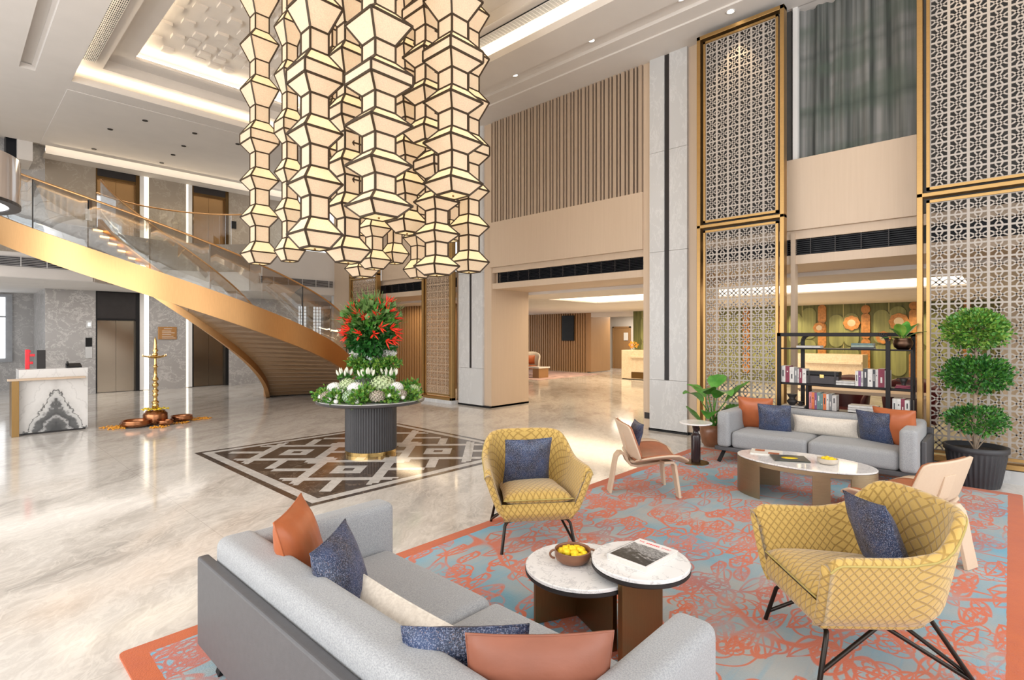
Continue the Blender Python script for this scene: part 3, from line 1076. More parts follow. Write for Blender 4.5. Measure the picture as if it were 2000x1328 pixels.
r3 = random.Random(5)
y = .9
col = 0
while y < 11.6:
    t = thing('art_column', 'carved art column %s on the green wall' % ('of stacked amber beads' if col % 3 == 0 else 'of long sage ovals'), 'wall art', (20.4, y, 0), 0, 'carved art columns of amber beads' if col % 3 == 0 else 'carved art columns of sage ovals')
    z = .25 + r3.random() * .3
    if col % 3 == 0:
        while z < 2.6:
            h = r3.choice((.22, .8, .8, .24))
            h = min(h, 2.74 - z)
            if h < .12:
                break
            m_ = MB()
            plaque_x(m_, stadium(0, z + h / 2, min(.2, h), h), -.07, 0)
            obj('bead', m_, amber, t, bevel=.02)
            z += h + .02
        y += .40
    else:
        while z < 2.5:
            h = min(1.05, 2.74 - z)
            if h < .4:
                break
            m_ = MB()
            plaque_x(m_, stadium(0, z + h / 2, .40, h), -.045, 0)
            obj('oval', m_, green2, t, bevel=.015)
            z += h + .05
        y += .425
    col += 1
for (yy, zz, r_), lb in zip(((4.72, 1.98, .17), (3.78, 2.13, .22), (2.52, 2.16, .24), (2.92, 1.66, .18), (11.0, 2.1, .22)),
                            ('small round amber rosette on the green wall above the left of the bookshelf', 'round amber mirror with a scalloped rim in the middle of the green wall', 'large round amber mirror above the plant on the bookshelf', 'low round amber mirror seen through the bookshelf top', 'round amber mirror on the green wall beside the far doorway')):
    t = thing('round_mirror', lb, 'mirror', (20.33, yy, zz))
    m_ = MB()
    ring = [(r_ * (1 + .05 * math.cos(8 * a)) * math.cos(a), r_ * (1 + .05 * math.cos(8 * a)) * math.sin(a)) for a in [2 * PI * k / 48 for k in range(48)]]
    plaque_x(m_, ring, -.05, .02)
    obj('frame', m_, amber, t, bevel=.012)
    m_ = MB()
    plaque_x(m_, [(r_ * .52 * math.cos(2 * PI * k / 32), r_ * .52 * math.sin(2 * PI * k / 32)) for k in range(32)], -.058, -.05)
    obj('mirror_glass', m_, M['champagne'], t)
for yy in (2.0, 3.8, 5.6, 10.6):
    lamp('art_wall_wash', 'SPOT', (19.3, yy, 2.7), 110, (1, .78, .48), .05, (0, -.5, 0), spot=1.6)
lamp('lounge_ambient', 'AREA', (17.2, 8.5, 2.7), 520, (1, .78, .52), 3.0, (0, 0, 0), 12)
lamp('lounge_ambient_front', 'AREA', (11.0, 5.5, 2.7), 150, (1, .78, .52), 1.0, (0, 0, 0), 9)
lamp('far_alcove_light', 'AREA', (22.6, 13.2, 2.7), 110, (1, .88, .72), 1.0, (0, 0, 0), 2)  # area light added to brighten the alcove, no fitting of its own
lamp('inner_slat_wash', 'AREA', (10.6, 13.5, 2.7), 90, (1, .76, .48), .6, (0, 0, 0), 4)

# ---------------------------------------------------------------- lift lobby, two storeys
SC = (4.361, 15.725)                       # centre of the curving stair
RO, RI, SA, SB, BAND = 4.162, 1.864, -.427, 1.464, .522
YF = 16.47
def arc_pts(r, a0, a1, n_, c=SC):
    return [(c[0] + r * math.cos(a0 + (a1 - a0) * k / n_), c[1] + r * math.sin(a0 + (a1 - a0) * k / n_)) for k in range(n_ + 1)]


rb = 2.0
ab = math.asin((YF - SC[1]) / rb)
bite = arc_pts(rb, ab, PI - ab, 28)          # from right to left along the back of the well
edge = [(11.5, YF), (8.95, YF)] + bite + [(-6, YF)]
mb = MB()
poly = [(11.5, 19.8)] + edge + [(-6, 19.8)]
mb.prism(poly[::-1], 3.05, 4.25, 0)
mb.box(-6, 19.81, 3.05, 2.0, 23, 3.3)
struct('floor_mezzanine', mb, M['white'])
# upstand / cladding on the mezzanine edge
mb = MB()


def wall_strip(mb, pts, z0, z1, th, mat=0):
    for (xa, ya), (xb, yb) in zip(pts, pts[1:]):
        d = Vector((xb - xa, yb - ya, 0))
        if d.length < 1e-6:
            continue
        nrm = Vector((d.y, -d.x, 0)).normalized() * th
        v = [(xa, ya, z0), (xb, yb, z0), (xb + nrm.x, yb + nrm.y, z0), (xa + nrm.x, ya + nrm.y, z0)]
        v += [(p[0], p[1], z1) for p in v]
        mb.hexa(v, mat)


inner = bite + [(-6, YF)]
wall_strip(mb, inner, 3.62, 4.44, -.05, 0)
struct('trim_3', mb, M['brown_marble'])
mb = MB()
wall_strip(mb, [(8.95, YF), bite[0]], 3.06, 4.44, -.04)
wall_strip(mb, inner, 3.06, 3.62, -.04)
struct('trim_4', mb, M['plaster'])
for x0, x1, lb in ((6.43, 8.82, 'grey air grille on the white mezzanine edge right of the stair'), (-1.5, 2.6, 'grey air grille on the mezzanine edge left of the stair')):
    mb = MB()
    mb.box(x0, YF - .075, 3.30, x1, YF - .04, 3.515, 0)
    for k in range(6):
        mb.box(x0, YF - .085, 3.305 + k * .038, x1, YF - .075, 3.325 + k * .038, 1)
    k = x0
    while k <= x1:
        mb.box(k - .006, YF - .09, 3.30, k + .006, YF - .075, 3.515, 2)
        k += .45
    tag(obj('air_grille', mb, [M['grille'], plain('grey_louvre_' + lb[-5:], (.28, .27, .27), .5), M['white']]), lb, 'air grille')

YE = 19.8
# lift wall: pieces of wall between the openings, both floors
D1 = (3.086, 4.18); D2 = (5.645, 6.77)
mb = MB()
for z0, z1, mt in ((0, 3.05, 0), (4.25, 6.85, 1)):
    for x0, x1 in ((1.95, D1[0]), (4.42, 5.46), (D2[1], 9.25)):
        mb.box(x0, YE, z0, x1, YE + .4, z1, mt)
mb.box(1.95, YE + .4, 0, 2.05, 22.7, 3.05, 0)
mb.box(10.25, YE, 0, 12, YE + .4, 3.05, 0)
mb.box(9.25, YE, 2.84, 10.25, YE + .4, 3.05, 0)
mb.box(D1[0], YE + .35, 0, D2[1], YE + .5, 6.85, 2)
struct('wall_lift', mb, [M['grey_marble'], M['brown_marble'], M['black']])
struct('wall_lift_back', MB().box(-6, 22.7, 0, 2.0, 22.9, 3.05).box(-6, 19.8, 4.25, 1.95, 20, 7.2), M['grey_marble'])
# lit vertical reveals
mb = MB()
for z0, z1 in ((0.02, 3.04), (4.27, 6.84)):
    mb.box(4.18, YE + .03, z0, 4.30, YE + .2, z1, 0)
    mb.box(5.53, YE + .03, z0, 5.645, YE + .2, z1, 0)
struct('trim_5', mb, M['white'])
for i, (x0, x1) in enumerate(((4.30, 4.42), (5.46, 5.53))):
    for j, (z0, z1) in enumerate(((.02, 3.04), (4.27, 6.84))):
        tag(obj('light_column', MB().box(x0, YE + .04, z0, x1, YE + .2, z1), M['led_soft']),
            'glowing vertical light strip %s, %s floor' % (('beside the first lift door', 'beside the lift door behind the stair')[i], ('ground', 'upper')[j]), 'light strip')
# lift doors
def lift(n_, x0, x1, zb, top, mat, dark):
    fr = MB()
    fr.box(x0, YE + .02, zb, x0 + .04, YE + .3, top); fr.box(x1 - .1, YE + .02, zb, x1, YE + .3, top)
    fr.box(x0, YE + .04, zb + 2.18, x1, YE + .3, top)
    d = struct('door_%d' % n_, fr, dark)
    xm = (x0 + x1 - .06) / 2
    obj('door_leaf', MB().box(x0 + .04, YE + .16, zb + .01, xm - .003, YE + .22, zb + 2.18), mat, d)
    obj('door_leaf', MB().box(xm + .003, YE + .16, zb + .01, x1 - .1, YE + .22, zb + 2.18), mat, d)
    obj('transom', MB().box(x0 + .04, YE + .03, zb + 2.24, x1 - .02, YE + .05, top - .02), M['charcoal'], d)


lift(2, D1[0], D1[1], 0, 3.04, M['steel'], M['black'])
lift(3, D2[0], D2[1], 0, 3.04, M['steel'], M['black'])
lift(4, D1[0], D1[1], 4.25, 6.84, M['steel_gold'], M['bronze_dark'])
lift(5, D2[0], D2[1], 4.25, 6.84, M['steel_gold'], M['bronze_dark'])
# call stations
t = thing('lift_indicator', 'pale lift floor indicator high on the grey marble beside the first lift', 'lift panel', (2.93, YE - .012, 2.05))
obj('plate', MB().box(-.07, -.012, -.11, .07, .012, .11), M['pale_stone'], t, bevel=.004)
obj('display', MB().box(-.03, -.016, -.05, .03, -.012, .05), M['window_glow'], t)
t = thing('lift_call_panel', 'dark lift call panel beside the first lift on the ground floor', 'lift panel', (2.92, YE - .012, 1.4))
obj('screen', MB().box(-.075, -.02, 0, .075, .012, .26), M['black'], t, bevel=.004)
obj('plate', MB().box(-.08, -.012, -.34, .08, .012, -.01), M['pale_stone'], t, bevel=.004)
t = thing('lift_call_panel', 'dark lift call panel beside the first lift on the upper floor', 'lift panel', (2.92, YE - .012, 5.45))
obj('screen', MB().box(-.075, -.02, 0, .075, .012, .26), M['black'], t, bevel=.004)
obj('plate', MB().box(-.08, -.012, -.34, .08, .012, -.01), M['pale_stone'], t, bevel=.004)
t = thing('lift_call_panel', 'dark lift call panel beside the second lift on the upper floor', 'lift panel', (6.93, YE - .012, 5.45))
obj('screen', MB().box(-.075, -.02, 0, .075, .012, .26), M['black'], t, bevel=.004)
t = thing('wall_sign', 'small bronze wall plaque with lines of pale lettering on grey marble', 'sign', (4.92, YE - .02, 1.80))
obj('plate', MB().box(-.26, -.015, -.2, .26, .015, .2), M['copper'], t, bevel=.004)
m_ = MB()
for k, (a, b) in enumerate(((-.1, .12), (-.15, .1), (-.15, .2), (-.15, .1), (-.15, .16), (-.15, .22))):
    m_.box(a, -.019, .13 - k * .055 - .02 * (k > 0), b, -.015, .145 - k * .055 - .02 * (k > 0))
obj('lettering', m_, M['paperwhite'], t)

# ceiling slot with light along the upper lift wall
mb = MB()
mb.box(-6, 18.72, 7.05, 9, 20, 7.15); mb.box(-6, 18.68, 6.9, 9, 18.72, 7.15)
mb.box(1.9, 19.22, 6.70, 9, 19.8, 6.78); mb.box(1.9, 19.2, 6.70, 9, 19.24, 7.05)
mb.box(1.3, 18.72, 6.3, 1.6, 19.9, 7.1)
struct('ceiling_slot', mb, M['plaster'])
tag(obj('cove_light', MB().box(1.65, 18.76, 7.02, 8.9, 19.18, 7.045), M['led_soft']), 'warm light strip in the ceiling slot above the upper lift doors', 'cove light')
tag(obj('air_grille', MB().box(1.1, 18.9, 6.35, 1.29, 19.5, 6.95), M['grille']), 'dark patterned air grille high beside the ceiling slot', 'air grille')
lamp('upper_lobby_wash', 'AREA', (5, 18.6, 6.7), 90, (1, .80, .55), 6, (-.5, 0, 0), .6)
lamp('lower_lobby_light', 'AREA', (4.2, 18.2, 3.0), 75, (1, .93, .85), 7, (0, 0, 0), 1.6)

# bright windows at the far left and beyond the stair
mb = MB()
mb.box(-.8, 22.60, .9, 1.46, 22.70, 3.0, 0)
mb.box(-.7, 22.57, 1.02, 1.30, 22.60, 2.9, 1)
mb.box(-.7, 22.55, 2.28, 1.30, 22.6, 2.32, 0)
struct('window_2', mb, [plain('grey_window_frame', (.33, .34, .36), .5), M['window_glow']])
mb = MB()
mb.box(9.25, YE + .2, .1, 10.25, YE + .24, 2.84, 1)
for k in range(9):
    mb.box(9.25 + k * .125 - .008, YE + .1, .1, 9.25 + k * .125 + .008, YE + .14, 2.84, 0)
for k in range(22):
    mb.box(9.25, YE + .1, .1 + k * .125, 10.25, YE + .14, .116 + k * .125, 0)
mb.box(9.66, YE + .02, .0, 9.82, YE + .16, 2.84, 2)
struct('window_3', mb, [M['charcoal'], M['window_glow'], M['charcoal']])
for x0, x1, y0, y1 in ((8.95, 9.2, YF, YF + .25),):
    struct('column_3', MB().box(x0, y0, 0, x1, y1, 3.05), M['pale_stone'])

# street fronts outside the picture: wall with tall glazed bays that let the daylight in
mb = MB()
mb.box(-6.2, -5, 0, -6, 24, .4); mb.box(-6.2, -5, 6.2, -6, 24, 6.8)
for k in range(11):
    mb.box(-6.15, -5 + k * 2.7, .4, -6.02, -4.9 + k * 2.7, 6.2)
struct('wall_left', mb, M['charcoal'])
mb = MB()
mb.box(-6, -5.2, 0, 9, -5, .4); mb.box(-6, -5.2, 6.2, 9, -5, 6.8)
for k in range(6):
    mb.box(-6 + k * 2.9, -5.15, .4, -5.9 + k * 2.9, -5.02, 6.2)
struct('wall_behind', mb, M['charcoal'])

# ================================================================== CURVING STAIR
def sp(r, th, z):
    return (SC[0] + r * math.cos(th), SC[1] - r * math.sin(th), z)


TH0, TH1 = .18, 2.955
def zb(th):
    return SA + SB * th


st = thing('staircase', 'curving staircase clad in brushed copper with a glass balustrade', 'staircase', (0, 0, 0))
NS = 90


def band(mb, r0, r1, lo, hi, ta, tb, n_=NS, floor_clip=True):
    def zl(th):
        return max(.0, zb(th) + lo)

    def zh(th):
        return max(.02, zb(th) + hi)
    T = [ta + (tb - ta) * k / n_ for k in range(n_ + 1)]
    v = []
    for th in T:
        v += [sp(r0, th, zl(th)), sp(r1, th, zl(th)), sp(r1, th, zh(th)), sp(r0, th, zh(th))]
    f = []
    for k in range(n_):
        for q in range(4):
            q2 = (q + 1) % 4
            f.append((k * 4 + q, k * 4 + q2, k * 4 + 4 + q2, k * 4 + 4 + q))
    mb.add(v, f, 0, True)
    mb.add(v[:4], [(0, 1, 2, 3)]); mb.add(v[-4:], [(3, 2, 1, 0)])


def smooth_sharp(o):
    for e_ in (o,):
        md = o.modifiers.new('split', 'EDGE_SPLIT')
        md.split_angle = math.radians(35)
    return o


mb = MB(); band(mb, RO, RO - .07, 0, BAND, TH0, TH1)
smooth_sharp(obj('outer_stringer', mb, M['copper'], st))
mb = MB(); band(mb, RI, RI + .10, -.17, BAND, .14, TH1)
smooth_sharp(obj('inner_stringer', mb, M['copper'], st))
# planked soffit
mb = MB()
NP = 34
for k in range(NP):
    a, b = .24 + (TH1 - .24) * k / NP, .24 + (TH1 - .24) * (k + 1) / NP - .006
    v = []
    for th in (a, b):
        z = max(.01, zb(th) + .012)
        v += [sp(RO - .06, th, z), sp(RI + .09, th, z), sp(RI + .09, th, z + .03), sp(RO - .06, th, z + .03)]
    mb.add(v, [(0, 1, 5, 4), (1, 2, 6, 5), (2, 3, 7, 6), (3, 0, 4, 7), (0, 3, 2, 1), (4, 5, 6, 7)])
    th = b + .003
    z = max(.02, zb(th) + .026)
    v = [sp(RO - .06, b, z), sp(RI + .09, b, z), sp(RI + .09, b + .006, z), sp(RO - .06, b + .006, z)]
    mb.add(v, [(0, 1, 2, 3)])
so = wood_mat('bronze_soffit_planks', (.20, .115, .055), (.29, .175, .09), .35, 0, 5)
obj('soffit', mb, so, st)
# treads with amber lights
NT_ = 26
DT = (TH1 - .02) / NT_
for k in range(NT_):
    a = .01 + DT * k
    z = max(.1635 * (k + 1) * .98 if k < 3 else 0, zb(a + DT) + .26)
    m_ = MB()
    v = []
    for th in (a, a + DT + .02):
        v += [sp(RO - .07, th, z - .16), sp(RI + .1, th, z - .16), sp(RI + .1, th, z), sp(RO - .07, th, z)]
    m_.add(v, [(0, 1, 5, 4), (1, 2, 6, 5), (2, 3, 7, 6), (3, 0, 4, 7), (0, 3, 2, 1), (4, 5, 6, 7)])
    tr = obj('tread', m_, M['grey_marble'], st)
    v = []
    for th in (a - .012, a - .002):
        v += [sp(RI + .3, th, z - .05), sp(RI + .11, th, z - .05), sp(RI + .11, th, z - .02), sp(RI + .3, th, z - .02)]
    obj('step_light', MB().add(v, [(0, 1, 5, 4), (1, 2, 6, 5), (2, 3, 7, 6), (3, 0, 4, 7), (0, 3, 2, 1), (4, 5, 6, 7)]), M['led_orange'], tr)
# landing joining the upper floor
L0 = [sp(RO, TH1, 0)[:2], sp(RI, TH1, 0)[:2], (SC[0] - rb * math.cos(ab), YF), (.2, YF)]
obj('landing', MB().prism(L0[::-1], 3.98, 4.2), M['white'], st)


def curve_rail(r, ta, tb, h, rad, n_=70, end=None):
    pts = [sp(r, ta + (tb - ta) * k / n_, zb(ta + (tb - ta) * k / n_) + h) for k in range(n_ + 1)]
    return pts


def glass_run(r, ta, tb, n_, lo, hi, name='glass_panel'):
    for k in range(n_):
        a = ta + (tb - ta) * k / n_ + .003
        b = ta + (tb - ta) * (k + 1) / n_ - .003
        m_ = MB()
        K = 8
        v = []
        for i in range(K + 1):
            th = a + (b - a) * i / K
            v += [sp(r - .006, th, max(.02, zb(th) + lo)), sp(r + .006, th, max(.02, zb(th) + lo)), sp(r + .006, th, zb(th) + hi), sp(r - .006, th, zb(th) + hi)]
        f = [(i * 4 + q, i * 4 + (q + 1) % 4, i * 4 + 4 + (q + 1) % 4, i * 4 + 4 + q) for i in range(K) for q in (1, 3)]
        f += [(i * 4 + 3, i * 4 + 2, i * 4 + 6, i * 4 + 7) for i in range(K)]
        m_.add(v, f, 0, True)
        obj(name, m_, M['glass'], st)


glass_run(RO - .035, .30, TH1, 11, BAND - .02, BAND + .90)
glass_run(RI + .05, .25, TH1, 8, BAND - .02, BAND + .90)
pts = curve_rail(RO - .035, .26, TH1, BAND + .92, .02)
pts = [sp(RO - .035, .22, .62), sp(RO - .035, .23, 1.0)] + pts
obj('handrail', MB().tube(pts, .02, 8), M['copper'], st)
pts = curve_rail(RI + .05, .22, TH1, BAND + .92, .02)
obj('handrail', MB().tube(pts, .02, 8), M['copper'], st)
for k in range(1, 11):
    th = .30 + (TH1 - .30) * k / 11
    if k in (1, 2, 4, 9):
        a = sp(RO - .035, th, zb(th) + BAND - .02); b = sp(RO - .035, th, zb(th) + BAND + .9)
        obj('glass_joint', MB().bar(a, b, .012, .02), M['charcoal'], st)

# glass guard with a copper rail around the well on the upper floor
g = thing('balustrade', 'curved glass guard with copper rail on the upper floor before the lifts', 'balustrade', (0, 0, 0))
gp = [(8.9, YF + .12)] + arc_pts(rb + .1, ab + .03, PI - ab - .25, 26)
for k in range(0, len(gp) - 1):
    if k and k % 5 and k != len(gp) - 2:
        continue
    k2 = 1 if k == 0 else min(k + 5, len(gp) - 1)
    if k == len(gp) - 2 and (k % 5):
        continue
    seg_ = gp[k:k2 + 1]
    m_ = MB(); wall_strip(m_, seg_, 4.3, 5.34, .012)
    obj('glass_panel', m_, M['glass'], g)
obj('handrail', MB().tube([(x, y, 5.36) for x, y in gp], .02, 8), M['copper'], g)

# round hanging drum at the far left edge
t = thing('hanging_drum', 'large round hanging drum with reflective sides and dark lower rim at upper left', 'pendant light', (-.28, 10.54, 3.56))
dm = MB()
dm.lathe([(1.05, .0), (1.05, .66)], 64, cap=False); dm.lathe([(1.03, .66), (1.03, .0)], 64, cap=False)
obj('drum_side', dm, plain('pearl_beige_lacquer', (.50, .44, .41), .12, var=.3, scale=1.6, stretch=(3, 3, .3), coat=.5), t)
obj('rim', MB().lathe([(.93, -.01), (1.055, -.01), (1.055, .035), (.93, .035), (.93, -.01)], 64, smooth=False, cap=False), M['charcoal'], t)
obj('diffuser', MB().disc((0, 0, .01), .94, .02, 64), glow('drum_underside_glow', (.9, .92, 1), .8), t)  # glow added to lighten the pale underside, not a known lamp
obj('rod', MB().tube([(0, 0, .03), (0, 0, 3.24)], .02, 8), M['charcoal'], t)
obj('rod', MB().tube([(-.8, 0, .6), (-.8, 0, 3.24)], .01, 8), M['charcoal'], t)

# ================================================================== CHANDELIER
ch = thing('chandelier', 'huge cascade chandelier of glowing paper lantern columns with bronze ribs', 'chandelier', (4.33, 7.0, 6.8))
Lk = (math.cos(math.radians(43.1)), math.sin(math.radians(43.1)))
Rk = (Lk[1], -Lk[0])
# each column: distance across and along the hall's diagonal, bottom height, width, pitch
STR = [  # u, v_bottom, px width, px pitch, distance
    (507, 515, 74, 72, 8.6), (566, 510, 59, 77, 8.3), (615, 485, 107, 99, 6.7), (680, 512, 88, 84, 7.5), (740, 424, 130, 79, 6.35),
    (731, 525, 66, 62, 8.6), (708, 541, 68, 60, 9.4), (771, 514, 56, 66, 8.9), (817, 543, 58, 62, 9.6), (853, 537, 88, 63, 8.0),
    (916, 531, 78, 70, 8.9), (885, 381, 115, 80, 6.9), (834, 280, 94, 74, 7.7), (655, 405, 80, 80, 8.8), (795, 455, 80, 74, 8.4), (700, 380, 74, 70, 7.7), (880, 470, 66, 66, 9.6)]


def lantern_column(u, vb, wpx, ppx, d, idx):
    r_ = (u - 1000) / 1039 * d
    x, y = d * Lk[0] + r_ * Rk[0], d * Lk[1] + r_ * Rk[1]
    s_ = wpx / 1039 * d / 1.40                  # side of the widest square
    P = ppx / 1039 * d
    zbot = 1.75 + (653.5 - vb) / 1039 * d
    lo, ne = .54 * s_ / 2, .48 * s_ / 2
    hw = s_ / 2
    ox, oy = x - 4.33, y - 7.0
    z = zbot - 6.8
    prof = [(lo, z)]
    kinds = []
    k = 0
    while z < .35:
        z += (.27 if k < 4 else .50) * P; prof.append((hw, z)); kinds.append(0)
        if k in (3, 7):
            z += .26 * P; prof.append((hw, z)); kinds.append(0)
        z += .30 * P; prof.append((ne, z)); kinds.append(1)
        z += .42 * P; prof.append((ne, z)); kinds.append(0)
        k += 1
    cor = [(-1, -1), (1, -1), (1, 1), (-1, 1)]
    m_ = MB()
    # closed underside
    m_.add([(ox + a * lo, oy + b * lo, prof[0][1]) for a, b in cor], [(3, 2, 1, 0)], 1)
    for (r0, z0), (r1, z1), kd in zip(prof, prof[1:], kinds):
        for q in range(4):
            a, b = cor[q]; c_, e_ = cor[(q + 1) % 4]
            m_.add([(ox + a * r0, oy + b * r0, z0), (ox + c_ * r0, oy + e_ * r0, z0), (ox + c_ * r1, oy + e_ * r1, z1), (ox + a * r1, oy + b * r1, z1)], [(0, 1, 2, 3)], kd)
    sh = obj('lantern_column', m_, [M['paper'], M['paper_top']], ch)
    f_ = MB()
    bw = .020 if s_ < .45 else .025
    for i, (r0, z0) in enumerate(prof):
        e = r0 + .002
        for q in range(4):
            a, b = cor[q]; c_, e_ = cor[(q + 1) % 4]
            f_.bar((ox + a * e, oy + b * e, z0), (ox + c_ * e, oy + e_ * e, z0), bw * .8, bw)
            if i + 1 < len(prof):
                r1, z1 = prof[i + 1]
                f_.bar((ox + a * e, oy + b * e, z0), (ox + a * (r1 + .002), oy + b * (r1 + .002), z1), bw, bw * .8)
    obj('ribs', f_, M['rib'], sh)
    obj('finial', MB().ball((ox, oy, prof[0][1] - .012), .014, 6), M['bronze'], sh)
    obj('cord', MB().tube([(ox, oy, prof[-1][1]), (ox, oy, max(.80, prof[-1][1] + .02))], .01, 6), M['charcoal'], sh)


M['rib'] = plain('dark_bronze_rib', (.055, .034, .018), .5, .3)
for i, a in enumerate(STR):
    lantern_column(*a, i)
mt = MB().box(-1.6, -1.6, .74, 1.6, 1.6, .81)
obj('ceiling_mount', mt, M['white'], ch)

# ================================================================== RUG
mb = MB()
X0, Y0, X1, Y1, rc_ = .65, -.10, 7.98, 3.55, .035
poly = []
for cx, cy, a0 in ((X1 - rc_, Y1 - rc_, 0), (X0 + rc_, Y1 - rc_, 90), (X0 + rc_, Y0 + rc_, 180), (X1 - rc_, Y0 + rc_, 270)):
    for k in range(5):
        a = math.radians(a0 + k * 22.5)
        poly.append((cx + rc_ * math.cos(a), cy + rc_ * math.sin(a)))
mb.prism(poly, .001, .014)
tag(obj('rug', mb, M['rug']), 'large pale blue and orange floral rug under the whole seating group', 'rug')
ZR = .0145


# ================================================================== CUSHIONS
def pillow(name, label, mat, w_, h_, t_, loc, rot, seed=0, group=None, cat='cushion', piping=True):
    """w along local X, h along local Z, puffed along Y; loc = centre"""
    mb = MB()
    N_ = 22
    so_ = Vector((seed * 3.1, seed * 1.7, 0))

    def pt(a, b, s_):
        x, z = a * 2 - 1, b * 2 - 1
        px = x * (1 - .055 * (1 - z * z)) * w_ / 2
        pz = z * (1 - .055 * (1 - x * x)) * h_ / 2
        th = ((1 - abs(x) ** 2.6) * (1 - abs(z) ** 2.6)) ** .62
        wr = mnoise.noise(Vector((x * 1.6, z * 1.6, s_ * 2.0)) + so_) * .10 + mnoise.noise(Vector((x * 5, z * 2.2, s_)) + so_) * .05
        return (px, s_ * (t_ / 2 * th * (1 + wr) + .002), pz)
    mb.surf(lambda a, b: pt(a, b, -1), N_, N_)
    mb.surf(lambda a, b: pt(a, b, 1), N_, N_, flip=True)
    o = obj(name, mb, mat, weld=True)
    e = [pt(k / 16, 0, 0) for k in range(17)] + [pt(1, k / 16, 0) for k in range(1, 17)] + [pt(1 - k / 16, 1, 0) for k in range(1, 17)] + [pt(0, 1 - k / 16, 0) for k in range(1, 16)]
    if piping:
        obj('piping', MB().tube(e, .004, 6, closed=True), mat, o)
    o.location = loc
    o.rotation_euler = rot
    return tag(o, label, cat, group)


# ================================================================== SOFAS
def rbox(name, x0, y0, z0, x1, y1, z1, mat, parent, r=.03, crown=0, seg=4):
    """soft upholstered block: a subdivided box, rounded and slightly crowned"""
    mb = MB()
    n_ = 12
    cx, cy, cz = (x0 + x1) / 2, (y0 + y1) / 2, (z0 + z1) / 2
    hx, hy, hz = (x1 - x0) / 2, (y1 - y0) / 2, (z1 - z0) / 2

    def P(a, b, c):
        # a,b,c in -1..1
        q = Vector((a * hx, b * hy, c * hz))
        inner = Vector((max(-hx + r, min(hx - r, q.x)), max(-hy + r, min(hy - r, q.y)), max(-hz + r, min(hz - r, q.z))))
        d = q - inner
        if d.length > 1e-9:
            d = d.normalized() * r
            q = inner + d
        if crown:
            q.z += crown * (1 - a * a) * (1 - b * b) * (1 if c > 0 else .0) * (c if c > 0 else 0)
        return (cx + q.x, cy + q.y, cz + q.z)

    def t_(u, L_):
        # denser samples near the edges
        s_ = u * 2 - 1
        return max(-1, min(1, s_ * 1.0))
    fr = r / max(1e-6, 1)

    def warp(u, h):
        k = min(.9, r / h)
        if u < .25:
            return -1 + k * (u / .25)
        if u > .75:
            return 1 - k * ((1 - u) / .25)
        return -1 + k + (2 - 2 * k) * ((u - .25) / .5)
    f6 = [
        lambda a, b: P(warp(a, hx), warp(b, hy), 1), lambda a, b: P(warp(b, hx), warp(a, hy), -1),
        lambda a, b: P(warp(a, hx), -1, warp(b, hz)), lambda a, b: P(warp(b, hx), 1, warp(a, hz)),
        lambda a, b: P(1, warp(a, hy), warp(b, hz)), lambda a, b: P(-1, warp(b, hy), warp(a, hz))]
    for f in f6:
        mb.surf(f, n_, n_)
    return obj(name, mb, mat, parent, weld=True)


def sofa(label, loc, rz):
    """local: back along X at y=0 (outer face), seat opening towards +Y, length 2.29 centred on x"""
    t = thing('sofa', label, 'sofa', loc, rz)
    L_ = 1.145
    sh = MB()
    sh.box(-L_, 0, .17, L_, .055, .615)
    obj('back_shell', sh, M['leather_grey'], t, bevel=.012, seg=3)
    for s_ in (-1, 1):
        obj('side_shell', MB().box(s_ * L_, .06, .17, s_ * (L_ - .05), .80, .55), M['leather_grey'], t, bevel=.012, seg=3)
    obj('base', MB().box(-L_ + .005, .06, .165, L_ - .005, .98, .22), M['leather_grey'], t, bevel=.008)
    st_ = MB()
    st_.tube([(-L_ + .02, -.003, .60), (L_ - .02, -.003, .60)], .003, 6)
    rbox('backrest', -L_ + .06, .06, .23, L_ - .06, .255, .715, M['sofa'], t, .05)
    for s_ in (-1, 1):
        x0, x1 = sorted((s_ * (L_ - .055), s_ * (L_ - .055 - .165)))
        rbox('armrest', x0, .20, .225, x1, 1.04, .70, M['sofa'], t, .045)
    rbox('seat_cushion', -L_ + .225, .25, .215, -.004, .985, .44, M['sofa'], t, .055, .012)
    rbox('seat_cushion', .004, .25, .215, L_ - .225, .985, .44, M['sofa'], t, .055, .012)
    for sx in (-1, 1):
        for sy, yy in ((0, .12), (1, .86)):
            m_ = MB()
            dx, dy = sx * .07, (.09 if sy else -.03)
            m_.bar((sx * (L_ - .30), yy - (.12 if sy else -.1), .155), (sx * (L_ - .10), yy, .155), .05, .03)
            m_.bar((sx * (L_ - .10), yy, .165), (sx * (L_ - .05), yy + dy, .001), .045, .03, up=(0, 1, 0))
            obj('leg', m_, M['black'], t, bevel=.004)
    return t


near = sofa('light grey sofa with charcoal back shell, seen from behind in the foreground', (.875, 1.855, ZR), -R90)
far = sofa('light grey sofa facing us in front of the black bookshelf', (8.20, 1.815, ZR), R90)


def on_sofa(x, y, z, s_):
    """near sofa: back on the low-x side"""
    return (x, y, z)


